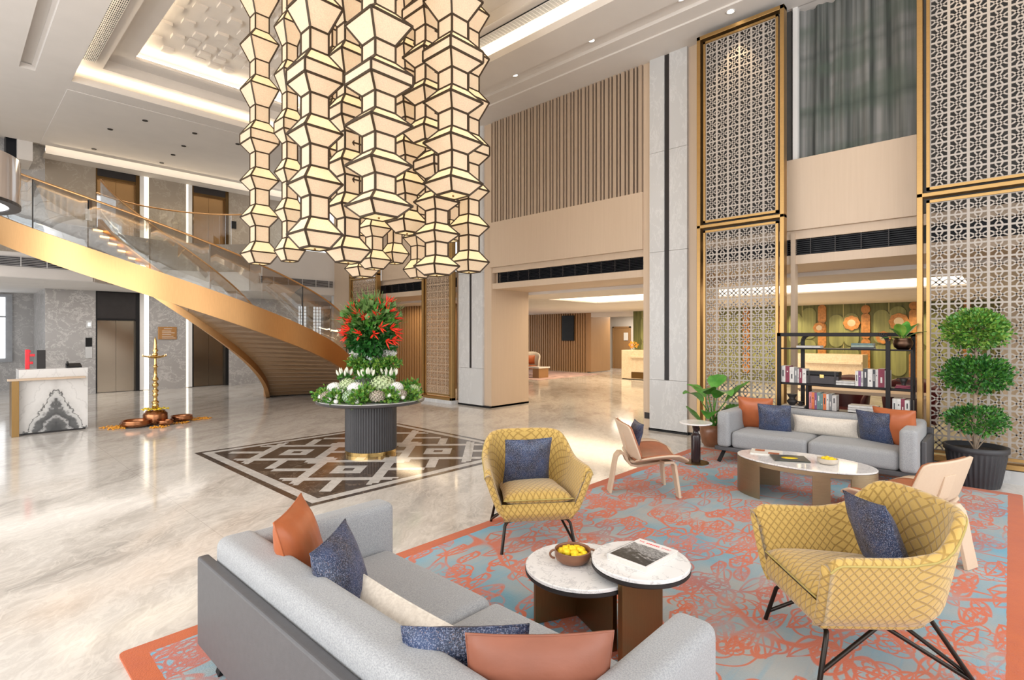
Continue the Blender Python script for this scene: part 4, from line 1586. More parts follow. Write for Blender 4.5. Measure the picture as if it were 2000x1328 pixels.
# near sofa cushions
pillow('cushion', 'rust satin cushion in the far corner of the foreground sofa', M['rust'], .46, .46, .17, (1.225, 2.60, .665), (-.26, 0, math.radians(50)), 1)
pillow('cushion', 'speckled navy cushion leaning on the rust one in the far corner of the foreground sofa', M['navy'], .42, .42, .15, (1.25, 2.235, .63), (-.30, 0, math.radians(41)), 2)
pillow('cushion', 'long cream bolster cushion along the back of the foreground sofa', M['cream'], .72, .26, .15, (1.235, 1.72, .565), (-.25, 0, -R90), 3)
pillow('cushion', 'speckled navy cushion behind the rust one at the near end of the foreground sofa', M['navy'], .42, .42, .15, (1.21, 1.345, .585), (.22, .0, math.radians(-45)), 4)
pillow('cushion', 'dusty rust cushion at the near end of the foreground sofa', M['rust_dusty'] if 'rust_dusty' in M else M['rust'], .46, .46, .16, (1.29, 1.09, .60), (.16, .0, math.radians(-45)), 5)
# far sofa cushions
pillow('cushion', 'dusty rust cushion at the plant end of the far sofa', M['rust'], .45, .45, .15, (7.72, 2.58, .66), (-.2, 0, math.radians(97)), 6)
pillow('cushion', 'navy cushion in front of the dusty rust one on the far sofa', M['navy'], .40, .40, .14, (7.60, 2.30, .625), (-.25, 0, math.radians(100)), 7)
pillow('cushion', 'long cream bolster cushion in the middle of the far sofa', M['cream'], .74, .25, .15, (7.74, 1.74, .57), (-.25, 0, R90), 8)
pillow('cushion', 'navy cushion beside the topiary-end rust cushion on the far sofa', M['navy'], .40, .40, .14, (7.66, 1.19, .63), (-.22, 0, math.radians(65)), 9)
pillow('cushion', 'bright rust cushion at the topiary end of the far sofa', M['rust'], .46, .46, .16, (7.64, .98, .66), (-.2, 0, math.radians(70)), 10)


# ================================================================== YELLOW ARMCHAIRS
def armchair(label, loc, rz):
    """local: faces +Y, centre at origin"""
    t = thing('armchair', label, 'armchair', loc, rz)
    mb = MB()

    def plan(a, k):
        """a 0..1 along the U from the right arm front round the back to the left; k 0 base .. 1 rim -> x,y"""
        s_ = a * 2 - 1
        ang = s_ * 1.0
        # superellipse-like U
        fl = .30 + .10 * k
        W = .30 + .115 * k ** .8
        if abs(s_) > .46:
            q = (abs(s_) - .46) / .54
            y = -.06 + q * (.41 + .03 * k)
            x = W * (1.0 + .05 * q * k)
        else:
            th = s_ / .46 * PI / 2
            x = W * abs(math.sin(th)) ** .72
            y = -.06 - (.27 + .085 * k) * abs(math.cos(th)) ** .72
        return (x if s_ >= 0 else -x, y)

    def rim(a):
        s_ = abs(a * 2 - 1)
        b = 1 / (1 + math.exp((s_ - .335) * 24))
        arm = .635 + .015 * max(0, (s_ - .6)) - .035 * max(0, (s_ - .92) / .08) ** 2
        return arm + b * (.835 - arm)

    ZB = .265

    def tuck(b):
        # the underside rolls in towards the base
        return 1 - .13 * max(0, 1 - b / .22) ** 2

    def outer(a, b):
        x, y = plan(a, b)
        z = ZB + (rim(a) - ZB) * b
        q = tuck(b)
        return (x * q, -.0 + y * (q if y < 0 else 1 - (1 - q) * .35), z)

    def inner(a, b):
        x, y = plan(a, b)
        s_ = a * 2 - 1
        # move inwards by the wall thickness
        th = .055
        if abs(s_) > .46:
            x -= math.copysign(th, s_)
        else:
            l_ = math.hypot(x, y + .06) or 1
            x -= x / l_ * th; y -= (y + .06) / l_ * th
        z = ZB + (rim(a) - ZB) * b
        return (x, y, z)
    per = 1.75
    NU, NV = 56, 14
    uvf = lambda a, b: (a * per, b * .5)
    mb.surf(outer, NU, NV, uv=uvf)
    mb.surf(inner, NU, NV, uv=uvf, flip=True)

    def rimroll(a, b):
        p, q = Vector(outer(a, 1)), Vector(inner(a, 1))
        c = (p + q) / 2
        h = (p - q) / 2
        th = b * PI
        return tuple(c + h * math.cos(th) + Vector((0, 0, 1)) * .03 * math.sin(th))
    mb.surf(rimroll, NU, 6, uv=lambda a, b: (a * per, .5 + b * .08))
    for a in (0, 1):
        # arm fronts
        def front(u, v_, a=a):
            p, q = Vector(outer(a, v_)), Vector(inner(a, v_))
            c = (p + q) / 2; h = (p - q) / 2
            th = u * PI
            return tuple(c + h * math.cos(th) + Vector((0, .03 * math.sin(th), .03 * math.sin(th) * max(0, v_ - .9) * 10)))
        mb.surf(front, 6, NV, uv=lambda u, v_: (u * .08, v_ * .5), flip=(a == 1))
    for a in (0, 1):
        top_f = []
        p, q = Vector(outer(a, 1)), Vector(inner(a, 1))
        c, h = (p + q) / 2, (p - q) / 2
        for k in range(7):
            th = k / 6 * PI
            top_f.append((tuple(c + h * math.cos(th) + Vector((0, .03 * math.sin(th), .03 * math.sin(th)))), rimroll(a, k / 6)))
        for (f0, r0), (f1, r1) in zip(top_f, top_f[1:]):
            mb.add([f0, f1, r1, r0], [(0, 1, 2, 3)], 0, True, [[(0, 0)] * 4])
    sh = obj('shell', mb, M['quilt'], t, weld=True)
    # tub under the seat
    m_ = MB()

    def tub(a, b):
        x, y = outer(a, 0)[:2]
        r_ = 1 - b
        x2, y2 = x * (1 - .25 * b * b), (y - .0) * (1 - .2 * b * b)
        return (x2 * (1 - .0 * b), y2, ZB - .03 * (b ** .5))
    m_.surf(tub, NU, 6, uv=lambda a, b: (a * per, b * .12))
    rim0 = [tub(k / NU, 1) for k in range(NU + 1)]
    m_.add(rim0, [tuple(range(NU, -1, -1))], 0, False, [[(p[0], p[1]) for p in rim0[::-1]]])
    # front apron
    m_.surf(lambda a, b: ((a * 2 - 1) * (.31 - .03 * b), .345 + .03 * math.sin(b * PI) - .05 * max(0, b - .6), .385 - .145 * b), 16, 8, uv=lambda a, b: (a * .6, b * .15))
    obj('tub', m_, M['quilt'], t)
    # seat cushion
    c = MB()

    def cush(a, b, top):
        x, y = a * 2 - 1, b * 2 - 1
        w_ = .255 + .03 * (y * .5 + .5)
        px = w_ * x * (1 - .04 * (1 - abs(y)))
        py = .045 + y * .32
        e = (1 - abs(x) ** 5) * (1 - abs(y) ** 5)
        z = .400 + (top * (.062 * e ** .5) + (.02 * (1 - x * x) * (1 - y * y) if top > 0 else 0))
        z += .02 * y
        return (px, py, z)
    c.surf(lambda a, b: cush(a, b, 1), 18, 18, uv=lambda a, b: (a * .56, b * .6))
    c.surf(lambda a, b: cush(a, b, -1), 18, 18, uv=lambda a, b: (a * .56, b * .6), flip=True)
    cu = obj('seat_cushion', c, M['quilt'], t, weld=True)
    e = [cush(k / 16, 1, 0) for k in range(17)]
    obj('piping', MB().tube([(p[0], p[1] + .002, p[2]) for p in e], .005, 6), M['quilt_edge'], cu)
    # piping along the outer rim
    obj('piping', MB().tube([tuple(Vector(outer(k / 60, 1)) + Vector((0, 0, .0))) for k in range(61)], .006, 6), M['quilt_edge'], sh)
    # frame of black tube
    for s_ in (-1, 1):
        ft, bt = (s_ * .30, .36, .0), (s_ * .31, -.40, .0)
        cr = [(s_ * .04, .285, .238), (s_ * .20, .285, .238), (s_ * .245, .295, .232), (s_ * .268, .31, .205), (s_ * .30, .36, .0)]
        obj('leg', MB().tube(cr, .0125, 8), M['legtube'], t)
        obj('leg', MB().tube([(s_ * .27, -.19, .33), bt], .0125, 8), M['legtube'], t)
        obj('brace', MB().tube([(s_ * .292, .345, .055), (s_ * .21, .02, .238)], .011, 8), M['legtube'], t)
        obj('brace', MB().tube([(s_ * .31, -.392, .02), (s_ * .21, -.02, .238)], .011, 8), M['legtube'], t)
        obj('brace', MB().tube([(s_ * .305, -.37, .05), (s_ * .10, -.12, .238)], .011, 8), M['legtube'], t)
    return t


M['legtube'] = plain('dark_bronze_tube', (.03, .024, .02), .32, .7)
M['quilt_edge'] = plain('olive_piping', (.42, .33, .10), .7)


def facing(fx, fy):
    return math.atan2(-fx, fy)


a1 = armchair('yellow quilted armchair at the rug edge, facing the sofa with charcoal back', (3.47, 3.02, ZR), facing(-.63, -.777))
a2 = armchair('yellow quilted armchair nearest us on the right, seen from its side', (3.44, .62, ZR), facing(-.66, .75))


def local(t, p):
    return tuple(Matrix.Translation(t.location) @ Matrix.Rotation(t.rotation_euler.z, 4, 'Z') @ Vector(p))


p = local(a1, (.02, -.08, .625))
pillow('cushion', 'navy cushion upright on the yellow armchair at the rug edge', M['navy'], .42, .42, .14, p, (-.22, 0, a1.rotation_euler.z + .12), 11)
p = local(a2, (.03, -.135, .605))
pillow('cushion', 'navy cushion on the yellow armchair nearest us on the right', M['navy'], .45, .45, .15, p, (-.3, .10, a2.rotation_euler.z - .1), 12)


# ================================================================== PLYWOOD LOUNGE CHAIRS
def shell_chair(label, loc, rz):
    """local: faces +Y"""
    t = thing('lounge_chair', label, 'lounge chair', loc, rz)

    def seat_pt(a, b, off):
        s_, v_ = a * 2 - 1, b
        y = -.20 + v_ * .56
        half = .455 * (1 - .30 * abs(2 * v_ - .98) ** 2.4)
        x = s_ * half
        z = .345 + .10 * abs(s_) ** 2.2 * (half / .455) + .035 * math.sin(v_ * PI * .9) + .02 * v_ - .07 * max(0, v_ - .75) * 2
        return (x, y, z + off)
    m_ = MB()
    m_.surf(lambda a, b: seat_pt(a, b, 0), 26, 16)
    obj('seat', m_, M['ply'], t, solid=.016)
    m_ = MB()
    m_.surf(lambda a, b: seat_pt(.5 + (a - .5) * .80, .05 + b * .86, .022), 22, 14)
    obj('seat_pad', m_, M['tan'], t, solid=.026)

    def back_pt(a, b, off, sc=1.0):
        s_, v_ = (a * 2 - 1), b * 2 - 1
        # rounded-rectangle mapping
        hw = .37 * sc
        hh = .19 * sc
        e = (1 - abs(v_) ** 5) ** .22
        ex = max(.0, e)
        wd = hw * (.80 + .20 * ex) * (1 - .06 * v_)
        x = s_ * wd
        u = v_ * hh
        y = -.205 - .30 * (u + .19) + .30 * (x * x)
        z = .60 + u * .95
        n_ = Vector((0, .95, .30)).normalized() * off
        return (x + n_.x, y + n_.y, z + n_.z)
    m_ = MB()
    m_.surf(lambda a, b: back_pt(a, b, 0), 24, 24)
    obj('backrest', m_, M['ply'], t, solid=.014)
    m_ = MB()
    m_.surf(lambda a, b: back_pt(a, b, .022, .93), 22, 22)
    obj('back_pad', m_, M['tan'], t, solid=.024)

    def strip(mb, path, w0, w1, th):
        """bent ply strip in the YZ plane, centred on x"""
        P = [Vector((0, y, z)) for y, z in path]
        n_ = len(P)
        v = []
        for i, q in enumerate(P):
            d = (P[min(i + 1, n_ - 1)] - P[max(0, i - 1)]).normalized()
            nr = Vector((0, -d.z, d.y)) * th / 2
            w_ = (w0 + (w1 - w0) * i / (n_ - 1)) / 2
            v += [(-w_, *(q - nr)[1:]), (w_, *(q - nr)[1:]), (w_, *(q + nr)[1:]), (-w_, *(q + nr)[1:])]
        f = []
        for i in range(n_ - 1):
            for k in range(4):
                k2 = (k + 1) % 4
                f.append((i * 4 + k, i * 4 + k2, i * 4 + 4 + k2, i * 4 + 4 + k))
        f += [(3, 2, 1, 0), tuple(n_ * 4 - 4 + k for k in range(4))]
        mb.add(v, f)
        return mb
    # rear leg: rises, loops over and dives under the seat
    rear = [(-.42, .0), (-.385, .18), (-.36, .34), (-.345, .40), (-.315, .435), (-.28, .435), (-.25, .405), (-.225, .345), (-.19, .305), (-.12, .29), (.1, .325), (.22, .355)]
    obj('leg', strip(MB(), rear, .15, .12, .026), M['ply'], t, bevel=.003)
    # spine that carries the back
    spine = [(.08, .385), (-.10, .375), (-.19, .40), (-.235, .47), (-.265, .58), (-.285, .66)]
    obj('back_support', strip(MB(), spine, .12, .16, .016), M['ply'], t, bevel=.003)
    for s_ in (-1, 1):
        m_ = strip(MB(), [(.27, .0), (.245, .2), (.225, .345), (.20, .375), (.10, .372)], .10, .17, .026)
        m_.xform(Matrix.Translation((s_ * .30, 0, 0)) @ Matrix.Rotation(s_ * -.10, 4, 'Y'))
        zmin = min(v[2] for v in m_.v)
        m_.xform(Matrix.Translation((s_ * -.04, 0, -zmin)))
        obj('leg', m_, M['ply'], t, bevel=.003)
    return t


# rear foot lies at local y = -.42, front feet at y = .27
c1 = shell_chair('bent plywood lounge chair with tan pads seen from the side near the side table', (5.33, 2.94, ZR), facing(.70, -.71))
c2 = shell_chair('bent plywood lounge chair with tan pads seen from behind the nearest yellow armchair', (5.36, .60, ZR), facing(.36, .93))
p = local(c1, (.02, -.145, .60))
pillow('cushion', 'dark navy cushion on the plywood lounge chair seen from the side', M['navy'], .38, .36, .11, p, (-.30, 0, c1.rotation_euler.z), 13)


# ================================================================== COFFEE TABLES
def round_table(label, loc, r, h, boards, name='coffee_table'):
    t = thing(name, label, 'coffee table', loc)
    obj('tabletop', MB().lathe([(r * .98, h - .022), (r, h - .018), (r, h - .004), (r - .006, h)], 64, smooth=False), M['white_marble'], t)
    obj('rim', MB().lathe([(r * .9, h - .045), (r * .985, h - .045), (r + .002, h - .038), (r + .002, h - .0225), (r * .9, h - .0225)], 64, smooth=False), M['charcoal'], t)
    for (xa, ya), (xb, yb) in boards:
        m_ = MB().bar((xa, ya, (h - .045) / 2), (xb, yb, (h - .045) / 2), .03, h - .046)
        obj('base_board', m_, M['board'], t, bevel=.003)
    return t


M['board'] = metal_mat('brushed_dark_brass_board', (.29, .185, .085), .36, (60, 60, 1))
LT = (2.53, 1.818, ZR)
low = round_table('lower round marble coffee table carrying the bowl of yellow flowers', LT, .322, .405, (((-.10, .27), (.16, .14)), ((.16, .14), (-.02, -.24))))
HT = (2.655, 1.505, ZR)
high = round_table('taller round marble coffee table carrying the photo book', HT, .268, .485, (((-.235, -.015), (.15, -.045)),))


def bowl(label, loc, r, h, mat, handle=True, nfl=14, seed=1, glass=False):
    t = thing('bowl', label, 'bowl', loc)
    prof = [(r * .55, 0), (r * .72, .004), (r * .93, h * .3), (r, h * .62), (r * .97, h * .92), (r * .99, h), (r * .94, h), (r * .92, h * .9), (r * .93, h * .62), (r * .86, h * .34), (.001, h * .22)]
    obj('body', MB().lathe(prof, 40), mat, t)
    if handle:
        for a in (2.35, 5.5):
            c = Vector((math.cos(a) * r * .99, math.sin(a) * r * .99, h * .62))
            d = Vector((math.cos(a), math.sin(a), 0))
            pts = [tuple(c + d * (.028 * math.sin(k / 8 * PI)) + Vector((0, 0, 1)) * (.024 * math.cos(k / 8 * PI))) for k in range(9)]
            obj('handle', MB().tube(pts, .0065, 8), mat, t)
    rr = random.Random(seed)
    first = None
    for k in range(nfl):
        ring = 0 if k < 1 else (1 if k < 6 else 2)
        a = rr.random() * .6 + (k if ring < 2 else k * .78) * (2 * PI / (5 if ring == 1 else 8))
        q = (0, .38, .62)[ring] * r
        x, y = loc[0] + q * math.cos(a), loc[1] + q * math.sin(a)
        z = loc[2] + h * .72 + (.018, .01, -.004)[ring]
        m_ = MB()
        fr = r * .235

        def ruff(u, v_):
            th, ph = u * 2 * PI, v_ * PI
            w_ = 1 + .13 * math.sin(9 * th + 4 * ph) * math.sin(ph) + .08 * math.sin(7 * ph + 3 * th)
            return (fr * w_ * math.sin(ph) * math.cos(th), fr * w_ * math.sin(ph) * math.sin(th), fr * .8 * w_ * math.cos(ph))
        if first is None:
            m_.surf(ruff, 22, 12, cu=True)
            first = obj('marigold', m_, M['yellowpetal'])
            o = first
        else:
            o = first.copy(); COL.objects.link(o)
        o.location = (x, y, z)
        o.rotation_euler = (rr.random() * .6, rr.random() * .6, rr.random() * 6)
        tag(o, 'yellow marigold head heaped in the %s' % label.split(' with ')[0].split(' on ')[0], 'flower', 'marigold heads in the %s' % label.split(' on ')[0])
    return t


bowl('brown clay bowl with two handles on the lower round table', (2.52, 1.87, ZR + .4055), .107, .075, M['terracotta'], True, 14, 2)

# photo book
t = thing('book', 'photo book with black and white cover on the taller round table', 'book', (2.675, 1.50, ZR + .4855), math.radians(-94))
bw_, bh_ = .255, .32
pg = MB().box(-bw_ / 2 + .004, -bh_ / 2 + .004, .003, bw_ / 2 - .004, bh_ / 2 - .004, .031)
obj('pages', pg, M['paperwhite'], t)
cv = MB().box(-bw_ / 2, -bh_ / 2, 0, bw_ / 2, bh_ / 2, .003).box(-bw_ / 2, -bh_ / 2, .031, bw_ / 2, bh_ / 2, .034).box(-bw_ / 2, -bh_ / 2, 0, -bw_ / 2 + .003, bh_ / 2, .034)
cvo = obj('cover', cv, plain('book_cover_white', (.80, .79, .78), .35, var=.03), t)
n = NT('landscape_photo_print')
co = n.coord()
P_ = n.sep(co)
hills = n.noise(n.mapping(co, (9, 20, 1)), 2.2, 5, .7)
tone = n.m('ADD', hills, n.m('MULTIPLY', P_[1], 1.6))
photo = n.set(n.ramp(tone, [(.34, (.02, .02, .02)), (.46, (.10, .10, .10)), (.52, (.42, .42, .42)), (.60, (.08, .08, .08)), (.72, (.55, .55, .55))]), .35)
obj('photo', MB().box(-bw_ / 2 + .012, -bh_ / 2 + .01, .034, bw_ / 2 - .012, .085, .0345), photo, cvo)


def text(body, size, mat, parent, loc, rot=(0, 0, 0), align='CENTER', name='lettering'):
    cu = bpy.data.curves.new(name, 'FONT')
    cu.body = body
    cu.size = size
    cu.align_x = align
    cu.extrude = .0003
    cu.materials.append(mat)
    tmp = bpy.data.objects.new('tmp', cu)
    COL.objects.link(tmp)
    dg = bpy.context.evaluated_depsgraph_get()
    me = bpy.data.meshes.new_from_object(tmp.evaluated_get(dg))
    bpy.data.objects.remove(tmp)
    me.materials.clear()
    me.materials.append(mat)
    o = bpy.data.objects.new(name, me)
    COL.objects.link(o)
    o.parent = parent
    o.location = loc
    o.rotation_euler = rot
    return o


text('THE', .019, M['red'], cvo, (-.088, .118, .0345))
mk = MB()
for k in range(7):
    mk.box(-.056 + k * .0125, .118, .034, -.047 + k * .0125, .131, .0346)
obj('lettering', mk, M['red'], cvo)
text('STORY', .019, M['red'], cvo, (.072, .118, .0345))

# oval table with bronze wall legs
OV = (6.22, 1.60)
t = thing('oval_coffee_table', 'oval marble-topped bronze coffee table in front of the far sofa', 'coffee table', (OV[0], OV[1], ZR))
ax, ay, H_ = .40, .665, .405
obj('tabletop', MB().lathe([(.985, H_ - .018), (1.0, H_ - .014), (1.0, H_ - .004), (.99, H_)], 80, sx=ax, sy=ay, smooth=False), M['white_marble'], t)


def oval_band(a0, a1, z0, z1, th=.012, n_=16):
    m_ = MB()
    v = []
    for k in range(n_ + 1):
        a = a0 + (a1 - a0) * k / n_
        for s_ in (1.0, 1 - th / .5):
            for z in (z0, z1):
                v.append((ax * s_ * math.cos(a), ay * s_ * math.sin(a), z))
    f = []
    for k in range(n_):
        b = k * 4
        c = b + 4
        f += [(b, c, c + 1, b + 1), (b + 2, b + 3, c + 3, c + 2), (b + 1, c + 1, c + 3, b + 3), (b, b + 2, c + 2, c)]
    f += [(0, 1, 3, 2), (n_ * 4, n_ * 4 + 2, n_ * 4 + 3, n_ * 4 + 1)]
    m_.add(v, f, 0, False)
    return m_


obj('apron', oval_band(0, 2 * PI, H_ - .06, H_ - .0185, n_=80), M['champagne'], t)
for a0, a1 in ((100, 150), (196, 210), (228, 280), (282, 318), (30, 80)):
    obj('leg', oval_band(math.radians(a0), math.radians(a1), 0, H_ - .0605), M['champagne'], t)
# magazines and glass bowl on it
t = thing('magazine', 'white magazine with red pictures on the oval table', 'magazine', (6.33, 2.00, ZR + H_), math.radians(15))
obj('pages', MB().box(-.13, -.16, 0, .13, .16, .012), M['paperwhite'], t)
m_ = MB().box(-.10, -.13, .012, -.005, -.02, .0125).box(.01, .02, .012, .11, .12, .0125)
obj('picture', m_, M['rust'], t)
t = thing('book', 'dark book with a yellow cover picture on the oval table', 'book', (6.18, 1.72, ZR + H_), math.radians(28))
obj('cover', MB().box(-.14, -.17, 0, .14, .17, .014), plain('olive_black_cover', (.05, .055, .045), .3, var=.5, scale=9), t, bevel=.002)
m_ = MB().lathe([(.001, .0141), (.075, .0141), (.001, .0146)], 24, sx=.8, sy=1.1)
obj('picture', m_, M['yellowpetal'], t)
bowl('pale ceramic bowl with yellow flowers on the oval table', (6.22, 1.37, ZR + H_ + .0005), .098, .06, M['glazed'] if 'glazed' in M else M['travertine'], False, 12, 5)

# round side table
t = thing('side_table', 'small round marble side table with a dark bottle-shaped stem', 'side table', (6.97, 3.11, ZR))
obj('tabletop', MB().lathe([(.10, .515), (.205, .53), (.213, .535), (.213, .548), (.207, .552)], 48, smooth=False), M['white_marble'], t)
obj('stem', MB().lathe([(.058, .014), (.062, .03), (.062, .36), (.055, .385), (.038, .40), (.035, .43), (.05, .50), (.10, .516)], 32), plain('aubergine_lacquer', (.028, .016, .018), .2), t)
obj('base', MB().lathe([(.17, 0), (.17, .01), (.155, .014), (.06, .016)], 40, smooth=False), M['bronze'], t)

# ================================================================== FOLIAGE HELPERS
def leaf_cloud(mb, c, rx, ry, rz_, n_, size, rr, shell=.55, mat=0, up=.2, nm=1):
    """many small folded leaves filling an ellipsoid, denser at the surface"""
    for _ in range(n_):
        while True:
            d = Vector((rr.uniform(-1, 1), rr.uniform(-1, 1), rr.uniform(-1, 1)))
            if .05 < d.length < 1:
                break
        d.normalize()
        q = shell + (1 - shell) * rr.random() ** .6
        q *= 1 + .28 * mnoise.noise(d * 2.6 + Vector(c)) + .12 * mnoise.noise(d * 6 + Vector(c))
        p = Vector(c) + Vector((d.x * rx, d.y * ry, d.z * rz_)) * q
        ax_ = (d + Vector((rr.uniform(-1, 1), rr.uniform(-1, 1), rr.uniform(-.6, 1) + up)) * .9).normalized()
        side = ax_.cross(Vector((rr.uniform(-1, 1), rr.uniform(-1, 1), rr.uniform(-1, 1)))).normalized()
        nr = side.cross(ax_)
        L_ = size * rr.uniform(.7, 1.3); W_ = L_ * .34
        v = [p, p + ax_ * L_ * .5 + side * W_ + nr * W_ * .35, p + ax_ * L_, p + ax_ * L_ * .5 - side * W_ + nr * W_ * .35]
        mb.add(v, [(0, 1, 2), (0, 2, 3)], mat if nm == 1 else rr.randrange(nm))
    return mb


def big_leaf(mb, base, tip_dir, length, width, droop, mat=0, fold=.25, n_=10):
    """broad arching leaf with a folded midrib"""
    d = Vector(tip_dir).normalized()
    side = d.cross(Vector((0, 0, 1)))
    if side.length < .05:
        side = Vector((1, 0, 0))
    side.normalize()
    b = Vector(base)

    def pt(a, v_):
        s_ = a * 2 - 1
        u = v_ * length
        c = b + d * u + Vector((0, 0, -droop * (v_ ** 2) * length))
        w_ = width / 2 * (math.sin(PI * min(1, v_ * .93 + .04) ** .8)) ** .8
        return tuple(c + side * (s_ * w_) + Vector((0, 0, fold * abs(s_) * w_ + .02 * width * math.sin(v_ * 14) * abs(s_))))
    mb.surf(pt, 6, n_, mat)


# ================================================================== PLANTED THINGS
t = thing('topiary', 'three-tiered clipped topiary in a ribbed dark pot by the right lattice', 'potted plant', (8.22, .29, .001))
pot = MB()
NPT = 96
def potp(a, b):
    th = a * 2 * PI
    r_ = .215 + .075 * b
    if .02 < b < .87:
        r_ += .006 * math.cos(th * 34)
    return (r_ * math.cos(th), r_ * math.sin(th), b * .46)
pot.surf(potp, 272, 8, cu=True, flip=False)
pot.lathe([(.292, .40), (.298, .405), (.298, .46), (.272, .46), (.265, .40), (.001, .40)], 48)
pot.lathe([(.001, 0), (.215, 0.0)], 48)
pt_o = obj('pot', pot, plain('ribbed_anthracite_pot', (.035, .036, .042), .5), t)
obj('soil', MB().lathe([(.001, .415), (.266, .41)], 32), M['soil'], t)
obj('trunk', MB().tube([(0, 0, .38), (.012, .01, .8), (-.01, .0, 1.2), (.005, -.005, 1.6), (0, 0, 1.8)], [.022, .02, .017, .014, .01], 10), M['bark'], t)
rr = random.Random(11)
for z0, n_, sp_, up_ in ((.42, 6, .22, .3), (1.05, 7, .2, .2), (1.55, 8, .2, .2)):
    br = MB()
    for k in range(n_):
        a = 2 * PI * k / n_ + rr.random()
        br.tube([(.01 * math.cos(a), .01 * math.sin(a), z0), (sp_ * .45 * math.cos(a), sp_ * .45 * math.sin(a), z0 + up_ * .5), (sp_ * math.cos(a), sp_ * math.sin(a), z0 + up_)], [.009, .006, .003], 6)
    obj('branches', br, M['bark'], t)
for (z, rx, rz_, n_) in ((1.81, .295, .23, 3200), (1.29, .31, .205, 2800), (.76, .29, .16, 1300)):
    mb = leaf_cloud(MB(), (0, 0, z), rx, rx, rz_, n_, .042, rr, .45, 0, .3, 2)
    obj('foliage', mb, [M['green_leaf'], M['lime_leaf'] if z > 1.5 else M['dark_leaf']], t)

t = thing('potted_plant', 'broad-leaved green plant in a brown pot beside the far sofa', 'potted plant', (8.27, 3.42, .001))
obj('pot', MB().lathe([(.12, 0), (.16, .05), (.19, .22), (.18, .34), (.165, .34), (.165, .30), (.001, .30)], 32), M['terracotta'], t)
obj('soil', MB().lathe([(.001, .305), (.164, .30)], 24), M['soil'], t)
rr = random.Random(4)
tocam = Vector((-.93, -.38, 0))
rt = Vector((.683, -.73, 0))
for k, (dr, dc, h, ln, wd, dp) in enumerate(((-.30, .1, .80, .42, .24, .55), (-.12, .25, .92, .42, .26, .75), (.12, .2, .86, .45, .25, .7), (.38, .05, .80, .46, .2, .15), (.30, .25, .62, .40, .24, .9),
                                              (-.36, .2, .50, .34, .12, .1), (.05, -.1, 1.0, .36, .22, .3), (.42, -.1, .62, .36, .2, .5), (-.2, -.15, .85, .4, .22, .4), (.18, .3, .48, .3, .2, .6), (.5, .12, .55, .3, .18, .2), (-.05, .35, .6, .36, .2, .9))):
    d = rt * dr + tocam * dc
    top = Vector((d.x * .55, d.y * .55, h - .1))
    b0 = Vector((rr.uniform(-.05, .05), rr.uniform(-.05, .05), .29))
    sm = MB().tube([tuple(b0), tuple((b0 + top) / 2 + Vector((0, 0, .05))), tuple(top)], [.012, .01, .006], 6)
    so_ = obj('stem', sm, M['green_leaf'], t)
    lf = MB()
    big_leaf(lf, top, d.normalized() * .7 + Vector((0, 0, .75)), ln * 1.15, wd * 1.35, dp * .85)
    obj('leaf', lf, M['green_leaf'] if k % 2 else M['bright_leaf'] if 'bright_leaf' in M else M['green_leaf'], t)

# ================================================================== BOOKSHELF
BX0, BX1 = 8.275, 8.53
bs = thing('bookshelf', 'black metal open bookshelf with rounded corner behind the far sofa', 'bookshelf', (8.4, 1.67, 0))
bxo, byo = 8.4, 1.67
def bsb(name, x0, y0, z0, x1, y1, z1, bev=.003):
    return obj(name, MB().box(x0 - bxo, y0 - byo, z0, x1 - bxo, y1 - byo, z1), M['shelfblack'], bs, bevel=bev)
M['shelfblack'] = plain('black_brown_metal', (.010, .008, .009), .45, spec=.22)
ZS = (.71, 1.065, 1.56)
for z in ZS + (.30,):
    bsb('shelf', BX0 + .012, .905, z - .03 if z < 1.5 else z - .018, BX1, 2.44, z)
def round_frame(y0, y1, x0, x1, r_, flip):
    th = .05
    m_ = MB()
    out = []
    pts = []
    zt = 1.775
    yl, yr = (y1, y0) if not flip else (y0, y1)
    sg = 1 if not flip else -1
    # path from the floor at the square corner side up, across and down the rounded side
    P = [(yl, 0.001), (yl, zt - .025), (yr + sg * r_, zt - .025)]
    for k in range(1, 9):
        a = k / 8 * PI / 2
        P.append((yr + sg * (r_ - r_ * math.sin(a)), zt - .025 - r_ + r_ * math.cos(a)))
    P.append((yr, 0.001))
    m_.box(x0, yl - (th if sg > 0 else 0), 0.001, x1, yl + (0 if sg > 0 else th), zt)
    m_.box(x0, min(yl, yr + sg * r_), zt - th, x1, max(yl, yr + sg * r_), zt)
    for (ya, za), (yb, zb_) in zip(P[2:-1], P[3:-1]):
        m_.bar(((x0 + x1) / 2, ya, za), ((x0 + x1) / 2, yb, zb_), x1 - x0, th, up=(0, 0, 1) if abs(yb - ya) > abs(zb_ - za) else (0, 1, 0))
    m_.box(x0, yr - th / 2, 0.001, x1, yr + th / 2, zt - .02 - r_)
    m_.xform(Matrix.Translation((-bxo, -byo, 0)))
    return obj('frame', m_, M['shelfblack'], bs, bevel=.003)


round_frame(1.14, 2.465, BX0 - .02, BX0 + .012, .10, False)
round_frame(.885, 2.20, BX1, BX1 + .03, .10, True)
bsb('upright', BX0 + .012, .885, .001, BX0 + .05, .91, 1.56)
bsb('divider', BX0 + .03, 2.07, .71, BX1 - .03, 2.10, 1.035)

BOOKCOL = dict(white=(.62, .60, .58), maroon=(.20, .02, .05), grey=(.20, .20, .21), black=(.04, .04, .05), pale=(.50, .48, .47), orange=(.62, .16, .05), pink=(.55, .20, .22), teal=(.13, .22, .22), purple=(.20, .07, .20), green=(.26, .31, .26))
for k, c in BOOKCOL.items():
    M['bk_' + k] = plain('book_cloth_' + k, c, .55, var=.15, scale=30)
ORD = ('first', 'second', 'third', 'fourth', 'fifth', 'sixth', 'seventh', 'eighth', 'ninth', 'tenth')


